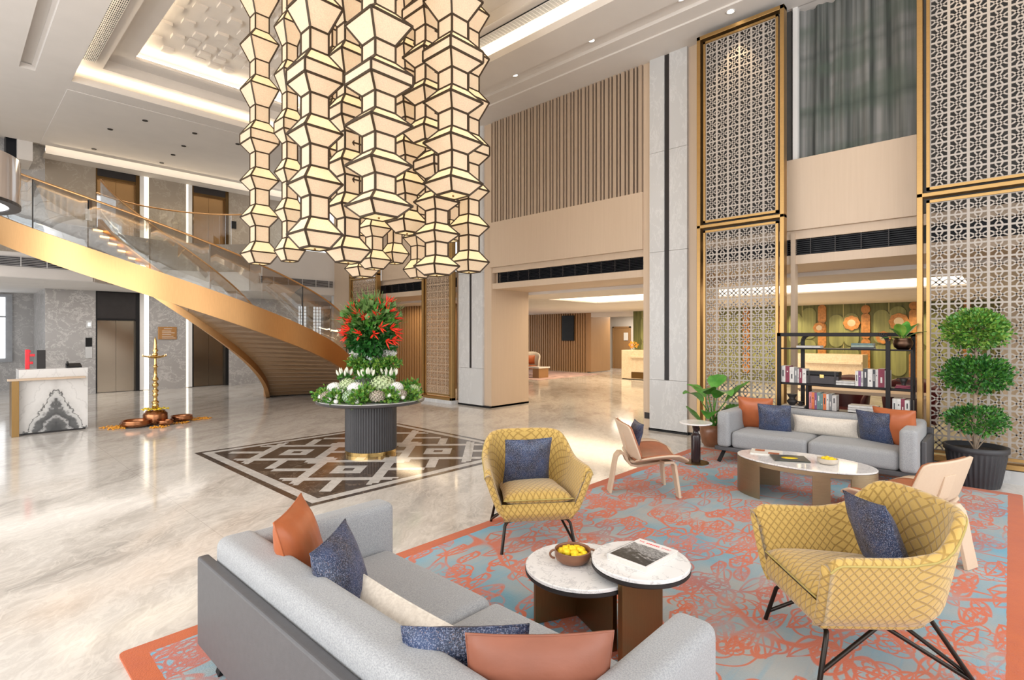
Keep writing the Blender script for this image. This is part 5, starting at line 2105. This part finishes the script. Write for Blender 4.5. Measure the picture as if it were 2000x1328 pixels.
def book_row(y_start, z, cols, widths, heights, where, group, x_front=8.30):
    y = y_start
    for i, (c, w_, h) in enumerate(zip(cols, widths, heights)):
        dep = .17
        m_ = MB()
        m_.box(x_front, y - w_, z + .001, x_front + dep, y - .0008, z + h, 0)
        m_.box(x_front + .006, y - w_ + .003, z + h - .001, x_front + dep + .002, y - .004, z + h + .0006, 1)
        a_, b_ = ((.35, .75), (.62, .70), (.25, .55), (.5, .82), (.3, .38))[i % 5]
        m_.box(x_front - .0006, y - w_ * .64, z + h * a_, x_front, y - w_ * .36, z + h * b_, 2)
        o = obj('book', m_, [M['bk_' + c], M['paperwhite'], M['bk_black'] if c in ('white', 'pale', 'orange', 'pink') else M['bk_white']])
        tag(o, '%s standing book, %s from the left in %s' % (c, ORD[i], where), 'book', group)
        y -= w_


book_row(2.425, 1.065, ['white', 'maroon', 'white', 'grey', 'pale', 'maroon', 'white'], [.06, .055, .06, .045, .02, .04, .05], [.235, .235, .22, .21, .20, .205, .20], 'the row left of the dark chest', 'books left of the chest')
book_row(1.505, 1.065, ['white', 'purple', 'pale', 'black', 'white', 'black', 'pale', 'maroon', 'white'], [.035, .03, .025, .05, .055, .03, .03, .07, .05], [.20, .20, .20, .235, .23, .225, .23, .24, .22], 'the row right of the dark chest', 'books right of the chest')
book_row(2.06, .71, ['pink', 'orange', 'purple', 'teal', 'teal', 'orange', 'white', 'grey', 'pale'], [.035, .035, .03, .045, .03, .04, .03, .04, .05], [.235, .235, .23, .235, .22, .225, .22, .225, .21], 'the lowest visible row behind the sofa', 'books on the low shelf')
book_row(1.10, .71, ['white', 'white', 'maroon', 'white', 'grey'], [.045, .045, .04, .05, .03], [.22, .22, .225, .21, .20], 'the right end of the low shelf', 'books at the right end of the low shelf')


def flat_books(specs, cx, cy, z, group):
    for (col, w_, d, h, lb, rz) in specs:
        t = thing('book', lb, 'book', (cx, cy, z), rz, group)
        obj('cover', MB().box(-d / 2, -w_ / 2, 0, d / 2, w_ / 2, .003).box(-d / 2, -w_ / 2, h - .003, d / 2, w_ / 2, h).box(-d / 2, -w_ / 2, 0, -d / 2 + .003, w_ / 2, h), M['bk_' + col], t)
        obj('pages', MB().box(-d / 2 + .003, -w_ / 2 + .003, .003, d / 2 - .004, w_ / 2 - .003, h - .003), M['paperwhite'], t)
        z += h + .0004


flat_books([('pale', .30, .2, .035, 'cream book lying alone on the top shelf, left side', 0)], 8.40, 2.07, 1.5604, 'books lying on the top shelf')
flat_books([('black', .26, .2, .022, 'dark lowest book of the stack on the top shelf', 0), ('green', .25, .19, .03, 'grey-green middle book of the stack on the top shelf', .04), ('teal', .24, .18, .022, 'teal topmost book of the stack on the top shelf', -.05)], 8.40, 1.43, 1.5604, 'books lying on the top shelf')
flat_books([('white', .24, .19, .03, 'white lower book lying right of the dark chest', 0), ('pale', .23, .18, .03, 'grey upper book lying right of the dark chest', .05)], 8.40, 1.63, 1.0654, 'books lying beside the chest')
flat_books([('white', .34, .2, .032, 'white lowest book of the flat stack on the low shelf', 0), ('pale', .34, .2, .034, 'pale middle book of the flat stack on the low shelf', .02), ('white', .33, .2, .03, 'white topmost book of the flat stack on the low shelf', -.02)], 8.40, 1.42, .7104, 'books stacked flat on the low shelf')
flat_books([('white', .30, .2, .022, 'white book under the dark pots at the left of the low shelf', 0)], 8.40, 2.27, .7104, None)
flat_books([('maroon', .17, .16, .02, 'deep pink lower book under the little cup on the right shelf', 0), ('maroon', .16, .15, .018, 'deep pink upper book under the little cup on the right shelf', .1)], 8.39, .99, 1.0654, 'pink books under the cup')
# chest, cup, pots, plant
t = thing('chest', 'small dark studded chest with brass lock on the middle shelf', 'chest', (8.40, 1.90, 1.0655))
obj('body', MB().box(-.09, -.20, 0, .09, .20, .115), plain('black_chest_leather', (.028, .022, .026), .45, bump=.3, scale=14), t, bevel=.006)
obj('lid', MB().box(-.093, -.203, .117, .093, .203, .175), M['black'], t, bevel=.01)
for yy in (-.16, .16):
    obj('strap', MB().box(-.096, yy - .012, 0, -.09, yy + .012, .175), M['charcoal'], t)
obj('lock', MB().box(-.098, -.025, .085, -.09, .025, .13), M['brass'], t)
t = thing('cup', 'small dark handled cup standing on pink books on the right shelf', 'cup', (8.38, .99, 1.1045))
obj('body', MB().lathe([(.025, 0), (.02, .015), (.03, .04), (.05, .09), (.047, .09), (.001, .04)], 24), M['charcoal'], t)
obj('handle', MB().tube([(0, .03, .04), (0, .075, .06), (0, .07, .085), (0, .045, .085)], .005, 6), M['charcoal'], t)
for (yy, h, r_, lb) in ((2.30, .16, .07, 'dark lidded pot on the white book at the left of the low shelf'), (2.19, .06, .045, 'small dark bowl beside the lidded pot on the low shelf')):
    t = thing('pot', lb, 'pot', (8.39, yy, .7332))
    obj('body', MB().lathe([(r_ * .5, 0), (r_ * .95, h * .25), (r_, h * .4), (r_ * .6, h * .55), (r_ * .5, h * .6), (r_ * .9, h * .9), (r_, h), (.001, h)], 28), M['charcoal'], t)
t = thing('potted_plant', 'small glossy plant in a dark bronze pot on the top of the bookshelf', 'potted plant', (8.40, 1.00, 1.5605))
obj('pot', MB().lathe([(.06, 0), (.095, .03), (.108, .075), (.10, .115), (.09, .13), (.10, .145), (.09, .145), (.085, .12), (.001, .11)], 32), metal_mat('old_bronze_pot', (.13, .075, .05), .38, (1, 1, 1)), t)
rr = random.Random(9)
for k, (dr, dc, up_, ln, wd, mt) in enumerate(((-.9, .2, .25, .28, .07, 'green_leaf'), (-.35, .3, 1.0, .24, .14, 'lime_leaf'), (.1, .5, 1.1, .22, .12, 'bright_leaf'), (.55, .1, .8, .27, .12, 'green_leaf'), (.8, .3, .5, .24, .1, 'green_leaf'), (.3, -.3, 1.1, .28, .11, 'bright_leaf'), (-.6, -.1, .7, .2, .08, 'green_leaf'))):
    d = rt * dr + tocam * dc + Vector((0, 0, up_))
    b_ = Vector((0, 0, .12)) + d.normalized() * .06
    lf = MB()
    lf.tube([(0, 0, .11), tuple(b_)], .005, 5)
    big_leaf(lf, b_, d, ln, wd, .25)
    obj('leaf', lf, M[mt], t)

# ================================================================== FLOWER TABLE
FT = (4.36, 6.96)
t = thing('pedestal_table', 'round pedestal table with fluted charcoal base under the big flower display', 'table', (FT[0], FT[1], .0032))
FH = .79
obj('tabletop', MB().lathe([(.74, FH - .05), (.78, FH - .035), (.79, FH - .012), (.785, FH - .004), (.76, FH)], 72, smooth=False), [plain('charcoal_table_edge', (.07, .065, .068), .35)], t)
obj('top_slab', MB().lathe([(.775, FH + .0005), (.775, FH + .006)], 72, smooth=False), M['white_marble'], t)
fl_ = MB()
def flute(a, b):
    th = a * 2 * PI
    r_ = .365 + .009 * abs(math.sin(th * 30))
    return (r_ * math.cos(th), r_ * math.sin(th), .055 + b * (FH - .105))
fl_.surf(flute, 360, 1, cu=True, smooth=False)
obj('fluted_base', fl_, plain('fluted_charcoal', (.042, .040, .044), .42), t)
obj('foot_ring', MB().lathe([(.375, 0), (.378, .054), (.36, .054)], 64, smooth=False), M['brass'], t)
ZT_ = .0032 + FH + .0065


def fpos(r_, tw, z):
    return (FT[0] + r_ * Rk[0] - tw * Lk[0], FT[1] + r_ * Rk[1] - tw * Lk[1], z)


fa = thing('flower_arrangement', 'tall arrangement of spiky red flowers and foliage in a glass trumpet vase', 'flower arrangement', fpos(0, 0, ZT_))
rr = random.Random(21)
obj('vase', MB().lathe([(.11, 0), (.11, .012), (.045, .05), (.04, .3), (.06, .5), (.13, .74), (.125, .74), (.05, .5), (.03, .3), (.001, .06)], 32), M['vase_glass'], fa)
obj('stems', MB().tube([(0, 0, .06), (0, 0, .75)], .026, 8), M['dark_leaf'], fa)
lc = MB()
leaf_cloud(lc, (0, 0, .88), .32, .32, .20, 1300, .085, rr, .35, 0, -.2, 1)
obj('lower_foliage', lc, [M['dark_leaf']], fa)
lc = MB()
leaf_cloud(lc, (0, 0, 1.16), .36, .36, .30, 1700, .10, rr, .3, 0, .5, 2)
for k in range(240):
    a = rr.random() * 2 * PI; el = rr.uniform(.1, 1.45)
    d = Vector((math.cos(a) * math.cos(el), math.sin(a) * math.cos(el), math.sin(el)))
    p0 = Vector((0, 0, 1.05)) + d * .12
    L_ = rr.uniform(.28, .50)
    lc.bar(p0, p0 + d * L_, .005, .003, mat=1)
obj('upper_foliage', lc, [M['green_leaf'], M['grass_leaf'] if 'grass_leaf' in M else M['lime_leaf']], fa)
pts_ = [(-.42, .15, 1.22), (-.36, .2, 1.10), (-.46, .05, 1.02), (-.38, .25, .93), (-.40, .1, .84), (-.28, .2, 1.38), (-.18, .3, 1.30), (-.05, .35, 1.22), (-.22, .0, 1.45), (.02, .1, 1.48), (.20, .2, 1.42), (.30, .2, 1.34),
        (.12, .3, 1.28), (.40, .1, 1.22), (.36, .25, 1.05), (.42, .15, .98), (.38, .2, .86), (.30, .3, .84), (.22, .38, 1.06), (-.30, .3, 1.18), (-.12, .4, .95), (.12, .42, .95), (.05, -.3, 1.2), (-.3, -.25, 1.1), (.3, -.25, 1.1), (-.34, .28, 1.03), (.26, .1, 1.48)]
for (r_, tw, z) in pts_:
    r_ += .04
    c = Vector((r_ * Rk[0] - tw * Lk[0], r_ * Rk[1] - tw * Lk[1], z))
    out = (c - Vector((0, 0, 1.0))).normalized()
    m_ = MB()
    for k in range(6):
        a = k / 6 * 2 * PI + rr.random()
        x_ = out.orthogonal().normalized()
        y_ = out.cross(x_)
        d = (out * .9 + (x_ * math.cos(a) + y_ * math.sin(a)) * rr.uniform(.35, .75)).normalized()
        s0 = c - out * .09 + d * .02
        L_ = rr.uniform(.10, .16)
        m_.tube([tuple(s0), tuple(s0 + d * L_ * .45), tuple(s0 + d * L_)], [.006, .013, .001], 5)
    obj('red_bloom', m_, M['redpetal'], fa)

# bouquets of white flowers round the foot of the tall vase
def tulip_vase(r_, tw, label, h=.18, vr=.065, z0=ZT_, lift=0):
    t = thing('flower_vase', label, 'vase of flowers', fpos(r_, tw, z0))
    obj('vase', MB().lathe([(vr * .8, 0), (vr, .02), (vr, h), (vr * .96, h), (vr * .94, .03), (.001, .015)], 28), M['vase_glass'], t)
    s_ = MB(); f_ = MB()
    for k in range(11):
        a = k * 2.4
        q = vr * .9 * math.sqrt((k + .5) / 11)
        lean = Vector((math.cos(a) * q * 3.2, math.sin(a) * q * 3.2, 1)).normalized() if False else Vector((math.cos(a) * q * 5, math.sin(a) * q * 5, 1)).normalized()
        b0 = Vector((q * .7 * math.cos(a), q * .7 * math.sin(a), .02))
        b1 = Vector((q * math.cos(a), q * math.sin(a), h * .92))
        tip = b1 + lean * rr.uniform(.05, .10)
        s_.tube([tuple(b0), tuple(b1), tuple(tip)], .004, 5)
        f_.tube([tuple(tip - lean * .01), tuple(tip + lean * .02), tuple(tip + lean * .05), tuple(tip + lean * .085)], [.008, .019, .017, .003], 7)
    leaf_cloud(s_, (0, 0, h * .98), vr * 1.1, vr * 1.1, .05, 60, .06, rr, .3, 0, .9)
    obj('stems', s_, M['green_leaf'], t)
    obj('blooms', f_, M['cream_bloom'] if 'cream_bloom' in M else M['whitepetal'], t)
    return t


VL = 'glass vase of white tulips at the %s of the flower display'
RZ = ZT_
tulip_vase(-.36, .10, VL % 'left', .32, .085)
tulip_vase(.02, .32, VL % 'front', .34, .09)
tulip_vase(.31, .14, VL % 'right', .32, .085)
for (r_, tw, lb) in ((-.20, -.12, 'left rear'), (-.02, -.22, 'back'), (.19, -.16, 'right rear')):
    tv_ = tulip_vase(r_, tw, 'tall glass vase of white flowers at the %s, behind the lower flowers' % lb, .55, .075)
    obj('white_florets', leaf_cloud(MB(), (0, 0, .66), .13, .13, .08, 260, .05, rr, .4, 0, .5), M['whitepetal'], tv_)
# leafy masses
lc = MB()
for (r_, tw, z, rx, rz_) in ((-.55, .35, .88, .17, .10), (-.33, .56, .87, .15, .10), (-.02, .66, .87, .15, .10), (.05, .56, .93, .14, .12), (.40, .52, .88, .13, .10), (.62, .25, .88, .16, .11), (.60, .02, .92, .14, .15), (-.62, .05, .88, .14, .10), (0, -.5, .9, .3, .14), (-.4, -.4, .88, .25, .12), (.4, -.4, .88, .25, .12), (-.2, .45, .88, .2, .08), (.25, .42, .88, .2, .08)):
    p = fpos(r_, tw, z)
    leaf_cloud(lc, p, rx, rx, rz_, 300, .055, rr, .3, 0, .5, 2)
for (r_, tw, z, rx, rz_) in ((-.20, -.05, 1.33, .17, .10), (.05, .05, 1.31, .2, .08), (.28, -.02, 1.32, .16, .10), (-.1, .0, 1.20, .16, .12), (.14, .05, 1.18, .16, .12)):
    leaf_cloud(lc, fpos(r_, tw, z), rx, rx, rz_, 330, .05, rr, .3, 0, .5, 2)
tag(obj('foliage', lc, [M['green_leaf'], M['lime_leaf']]), 'low bed of mixed green leaves covering the round pedestal table', 'foliage', None, 'stuff')


def flower_head(r_, tw, z, rad, mat, label, name='hydrangea', cells=90, group=None, sz=.75):
    m_ = MB()
    c = Vector((0, 0, 0))
    for k in range(cells):
        zz = 1 - 1.7 * (k + .5) / cells
        a = k * 2.39996
        q = math.sqrt(max(0, 1 - zz * zz))
        d = Vector((q * math.cos(a), q * math.sin(a), zz))
        p = Vector((d.x * rad, d.y * rad, d.z * rad * sz))
        x_ = d.orthogonal().normalized(); y_ = d.cross(x_)
        s_ = rad * .2
        v = [p + d * s_ * .1]
        for e in range(8):
            th = e / 8 * 2 * PI
            l_ = s_ * (1.0 if e % 2 == 0 else .6)
            v.append(p + (x_ * math.cos(th) + y_ * math.sin(th)) * l_ + d * (s_ * .35 if e % 2 == 0 else .15 * s_))
        m_.add(v, [(0, e + 1, (e + 1) % 8 + 1) for e in range(8)])
    m_.lathe([(rad * .86 * math.sin(PI * k / 8) + 1e-4, -rad * sz * .86 * math.cos(PI * k / 8)) for k in range(9)], 14)
    o = obj(name, m_, mat, loc=fpos(r_, tw, z))
    return tag(o, label, 'flower', group)


for (r_, tw, z, rad, mt, lb) in ((-.24, .33, 1.03, .12, 'palegreen', 'pale green hydrangea head below the left tulip vase'), (.25, .33, 1.03, .17, 'palegreen', 'largest pale green hydrangea head right of the front tulip vase'),
                                 (-.11, .62, .90, .115, 'sagepetal', 'grey-green hydrangea head at the front left of the table edge'), (.25, .62, .90, .105, 'dustpetal', 'dusty mauve hydrangea head at the front right of the table edge'),
                                 (.53, .42, .91, .085, 'dustpetal', 'dusty pink hydrangea head near the right table edge'), (-.48, .52, .89, .085, 'dustpetal', 'dusty hydrangea head near the left table edge'), (.66, .15, .95, .09, 'palegreen', 'pale green hydrangea head at the far right of the table')):
    flower_head(r_, tw, z, rad, M[mt], lb)
for (r_, tw, z, rad, lb) in ((-.44, .30, .98, .105, 'large white chrysanthemum left of the flower display'), (-.08, .50, .99, .115, 'large white chrysanthemum at the front of the flower display'), (.44, .34, .99, .105, 'large white chrysanthemum right of the flower display'), (0, -.2, 1.2, .1, 'white chrysanthemum at the back of the flower display')):
    flower_head(r_, tw, z, rad, M['whitepetal'], lb, 'chrysanthemum', 140)
first = None
for k, (r_, tw, z) in enumerate(((-.58, .5, .88), (-.40, .66, .86), (-.30, .64, .90), (-.29, .71, .84), (-.26, .56, .96), (.0, .72, .84), (.11, .60, .96), (.41, .60, .91), (.52, .50, .94), (.57, .48, .87), (-.66, .38, .87))):
    if first is None:
        first = flower_head(r_, tw, z, .034, M['whitepetal'], 'x', 'white_rose', 30, None, 1.0)
        o = first
    else:
        o = first.copy(); COL.objects.link(o); o.location = fpos(r_, tw, z)
    tag(o, 'small round white button flower tucked into the leaves on the pedestal table', 'flower', 'white button flowers on the pedestal table')

# ================================================================== RECEPTION PODIUM
pd = thing('podium', 'small reception podium of bookmatched black and white marble at left', 'podium', (1.36, 12.5, 0))
n = NT('bookmatched_marble')
co = n.coord()
P_ = n.sep(co)
ax_ = n.m('ABSOLUTE', n.m('SUBTRACT', P_[0], .02))
wv = n.noise(n.comb(n.m('MULTIPLY', ax_, 5.5), 0, n.m('MULTIPLY', P_[2], 5.5)), 1.6, 5, .6, .6)
wv2 = n.noise(n.comb(n.m('MULTIPLY', ax_, 3), 3, n.m('MULTIPLY', P_[2], 3)), 1.2, 2)
hgt = n.m('ADD', n.m('ADD', P_[2], n.m('MULTIPLY', ax_, 1.55)), n.m('ADD', n.m('MULTIPLY', n.m('SUBTRACT', wv, .5), .34), n.m('MULTIPLY', n.m('SUBTRACT', wv2, .5), .5)))
cc = n.ramp(hgt, [(.10, (.03, .03, .03)), (.30, (.09, .09, .09)), (.36, (.42, .42, .42)), (.42, (.05, .05, .05)), (.55, (.10, .10, .10)), (.60, (.50, .50, .50)), (.70, (.58, .58, .57)), (.735, (.04, .04, .04)), (.765, (.62, .61, .60)), (1.0, (.74, .73, .72))])
nd = cc.node
arc = n.ramp(n.m('ABSOLUTE', n.m('SUBTRACT', n.m('FRACT', n.m('MULTIPLY', hgt, 3.2)), .5)), [(.02, .25), (.09, 0.0)])
cc = n.mix(n.m('MULTIPLY', arc, n.m('GREATER_THAN', hgt, .8)), cc, (.34, .33, .33))
book_m = n.set(cc, .15)
obj('body', MB().box(-.47, -.0, .03, .47, .55, 1.14), book_m, pd)
obj('plinth', MB().box(-.42, .02, 0, .44, .53, .03), M['charcoal'], pd)
obj('ledge', MB().box(-.62, -.14, .955, .42, -.002, .99), M['oak'], pd, bevel=.003)
obj('end_panel', MB().box(-.57, -.12, 0, -.475, .30, .955), M['bronze'], pd, bevel=.003)
t = thing('red_sign', 'red letter-shaped stand on the podium top', 'sign', (1.06, 12.72, 1.141))
m_ = MB().box(-.075, -.03, 0, -.015, .03, .345).box(-.015, -.03, .22, .055, .03, .265).box(-.015, -.03, .085, .03, .03, .13).box(-.015, -.03, .29, .0, .03, .33)
obj('letter', m_, M['red'], t, bevel=.006)
t = thing('tablet_stand', 'dark upright panel beside the red stand on the podium', 'tablet', (1.20, 12.72, 1.141))
obj('panel', MB().box(-.06, -.01, 0, .06, .01, .33), M['charcoal'], t, bevel=.004)
t = thing('telephone', 'black desk telephone at the right of the podium top', 'telephone', (1.66, 12.75, 1.141))
obj('base', MB().hexa([(-.11, -.09, 0), (.11, -.09, 0), (.11, .09, 0), (-.11, .09, 0), (-.11, -.09, .025), (.11, -.09, .025), (.11, .09, .075), (-.11, .09, .075)]), M['black'], t, bevel=.004)
obj('handset', MB().tube([(-.09, -.06, .06), (-.085, .06, .10), (-.08, .08, .095)], .018, 8), M['black'], t)

# ================================================================== OIL LAMP AND BOWLS
lp = thing('oil_lamp', 'tall turned brass oil lamp standing before the lifts', 'oil lamp', (2.83, 12.2, .001))
obj('base_pot', MB().lathe([(.14, 0), (.19, .02), (.205, .06), (.205, .20), (.195, .225), (.17, .24), (.16, .27), (.001, .27)], 36), M['oldcopper'], lp)
rr = random.Random(2)
ptl = MB()
for k in range(60):
    a = rr.random() * 6.28; q = rr.uniform(.05, .22)
    c = Vector((q * math.cos(a), q * math.sin(a), .278 + rr.uniform(0, .02)))
    ptl.lathe([(.001, 0), (.03, .012), (.001, .022)], 6, tuple(c))
obj('petals', ptl, M['yellowpetal'], lp, kind='stuff')
prof = [(.05, .27), (.055, .36), (.06, .37), (.04, .39), (.065, .42), (.06, .44), (.035, .46), (.03, .53), (.05, .56), (.05, .58), (.03, .60), (.055, .64), (.055, .66), (.03, .68), (.03, .72), (.055, .75), (.05, .79), (.03, .81), (.028, .84), (.055, .86), (.05, .89), (.03, .93), (.025, 1.10), (.05, 1.12), (.03, 1.14), (.022, 1.18), (.022, 1.28)]
obj('stem', MB().lathe(prof, 24), M['brass'], lp)
obj('oil_dish', MB().lathe([(.02, 1.28), (.08, 1.285), (.19, 1.325), (.195, 1.335), (.08, 1.31), (.001, 1.30)], 32), M['brass'], lp)
for k in range(5):
    a = 2 * PI * k / 5 + .3
    sp_ = MB().tube([(.15 * math.cos(a), .15 * math.sin(a), 1.325), (.215 * math.cos(a), .215 * math.sin(a), 1.335)], [.02, .008], 6)
    obj('spout', sp_, M['brass'], lp)
    obj('flame', MB().lathe([(.001, 0), (.006, .008), (.004, .02), (.001, .03)], 8, (.207 * math.cos(a), .207 * math.sin(a), 1.337)), M['led_orange'], lp)
obj('finial', MB().lathe([(.022, 1.31), (.045, 1.35), (.04, 1.38), (.025, 1.40), (.05, 1.44), (.03, 1.47), (.03, 1.50), (.022, 1.64), (.012, 1.68), (.001, 1.71)], 24), M['brass'], lp)
for (x, y, r_, h, lb) in ((2.50, 12.10, .25, .13, 'largest aged copper bowl at the left foot of the brass oil lamp'), (2.93, 11.93, .14, .10, 'round copper bowl in front of the brass oil lamp'), (3.29, 12.22, .20, .12, 'aged copper bowl at the right foot of the brass oil lamp'), (2.36, 12.40, .07, .06, 'tiny copper bowl at the far left of the lamp')):
    t = thing('copper_bowl', lb, 'bowl', (x, y, .001), 0, 'copper bowls round the oil lamp')
    obj('body', MB().lathe([(r_ * .6, 0), (r_ * .9, h * .25), (r_, h * .55), (r_ * .92, h * .82), (r_ * .98, h), (r_ * .9, h), (r_ * .85, h * .8), (r_ * .9, h * .5), (.001, h * .2)], 36), M['oldcopper'], t)
mb = MB()
for (cx, cy, rx, n_) in ((2.20, 12.35, .22, 60), (2.25, 12.10, .2, 60), (2.78, 11.72, .16, 50), (3.22, 11.95, .14, 40), (3.62, 12.25, .22, 90), (3.05, 12.35, .2, 40)):
    for k in range(n_):
        a = rr.random() * 6.28; q = rx * math.sqrt(rr.random())
        mb.lathe([(.001, 0), (.022, .008), (.001, .016)], 6, (cx + q * math.cos(a), cy + q * .8 * math.sin(a), .001 + rr.uniform(0, .012)))
tag(obj('petals', mb, M['orangepetal']), 'orange flower petals scattered on the floor round the oil lamp', 'petals', None, 'stuff')

# ================================================================== THINGS IN THE LOUNGE BEYOND
def counter(label, x, y0, y1):
    t = thing('reception_counter', label, 'counter', (x, (y0 + y1) / 2, 0))
    hy = (y1 - y0) / 2
    obj('body', MB().box(0, -hy, .03, .8, hy, 1.14), M['travertine'], t, bevel=.006)
    obj('ledge', MB().box(-.10, -hy + .01, .86, -.001, hy - .42, .93), M['travertine'], t, bevel=.004)
    obj('base_inlay', MB().box(-.02, -hy, .06, -.001, hy - .45, .30), M['bronze'], t)
    obj('plinth', MB().box(.03, -hy + .02, 0, .78, hy - .02, .03), M['black'], t)
    return t


counter('cream terrazzo reception counter near the far doorway', 18.3, 8.4, 11.2)
counter('cream terrazzo counter seen through the top of the bookshelf', 18.7, 3.2, 5.15)
t = thing('flower_vase', 'small orange flowers on the far reception counter', 'vase of flowers', (18.6, 10.85, 1.141))
obj('vase', MB().lathe([(.05, 0), (.07, .06), (.04, .12), (.001, .1)], 16), M['vase_glass'], t)
obj('blooms', leaf_cloud(MB(), (0, 0, .2), .16, .16, .1, 90, .07, rr), M['orangepetal'], t)
tv = thing('wall_screen', 'black upright screen on the slatted wall of the lounge', 'screen', (20.40, 15.42, 0))
obj('panel', MB().box(-.03, -.36, 1.46, .04, .36, 2.66), M['black'], tv, bevel=.01)


def tub_chair(label, x, y, rz, mat, pad, sc=1.0):
    t = thing('tub_chair', label, 'chair', (x, y, .001), rz)
    m_ = MB()

    def w_(a, b):
        th = -.15 * PI + a * 1.3 * PI
        r_ = .33 + .05 * b
        h = .42 + .40 * math.sin(a * PI) ** .7
        return (r_ * math.cos(th + PI), -r_ * math.sin(th) * -1 * -1, .30 + (h - .10) * b)
    m_.surf(w_, 24, 6)
    obj('shell', m_, mat, t, solid=.05)
    obj('seat', MB().lathe([(.28, .30), (.31, .34), (.31, .41), (.27, .44), (.001, .45)], 28), pad, t)
    for a in (45, 135, 225, 315):
        a = math.radians(a)
        obj('leg', MB().tube([(.2 * math.cos(a), .2 * math.sin(a), .31), (.29 * math.cos(a), .29 * math.sin(a), 0)], .014, 6), M['walnut'], t)
    return t


tub_chair('cream tub armchair with a rust cushion in the far lounge', 17.1, 14.9, 2.2, M['cream'], M['tan'])
pillow('cushion', 'rust cushion on the cream tub armchair in the far lounge', M['rust'], .42, .38, .14, (17.16, 15.0, .68), (-.2, 0, 2.5), 17)
t = thing('low_table', 'low wooden box table with a pale top beside the cream tub armchair', 'table', (16.5, 14.0, .001))
obj('top', MB().box(-.35, -.35, .40, .35, .35, .45), M['white_marble'], t)
obj('base', MB().box(-.3, -.3, 0, .3, .02, .399), M['walnut'], t)
tub_chair('dark maroon chair behind the bookshelf, next to the chest', 10.95, 2.15, 1.4, M['maroon'], M['maroon'])
tub_chair('dark maroon chair behind the right end of the bookshelf', 10.95, 1.2, 1.6, M['maroon'], M['maroon'])
t = thing('console_table', 'long pale wood table behind the bookshelf', 'table', (10.1, 1.75, .001))
obj('top', MB().box(-.25, -.85, .80, .25, .85, .85), M['oak'], t)
for sy in (-.8, .8):
    for sx in (-.2, .2):
        obj('leg', MB().box(sx - .025, sy - .025, 0, sx + .025, sy + .025, .799), M['oak'], t)
mb = MB().box(15.5, 13.2, .001, 19.8, 18.5, .012)
tag(obj('rug', mb, plain('dusty_pink_lounge_rug', (.50, .34, .31), .95, var=.4, scale=3)), 'dusty pink rug under the cream tub armchair in the far lounge', 'rug')
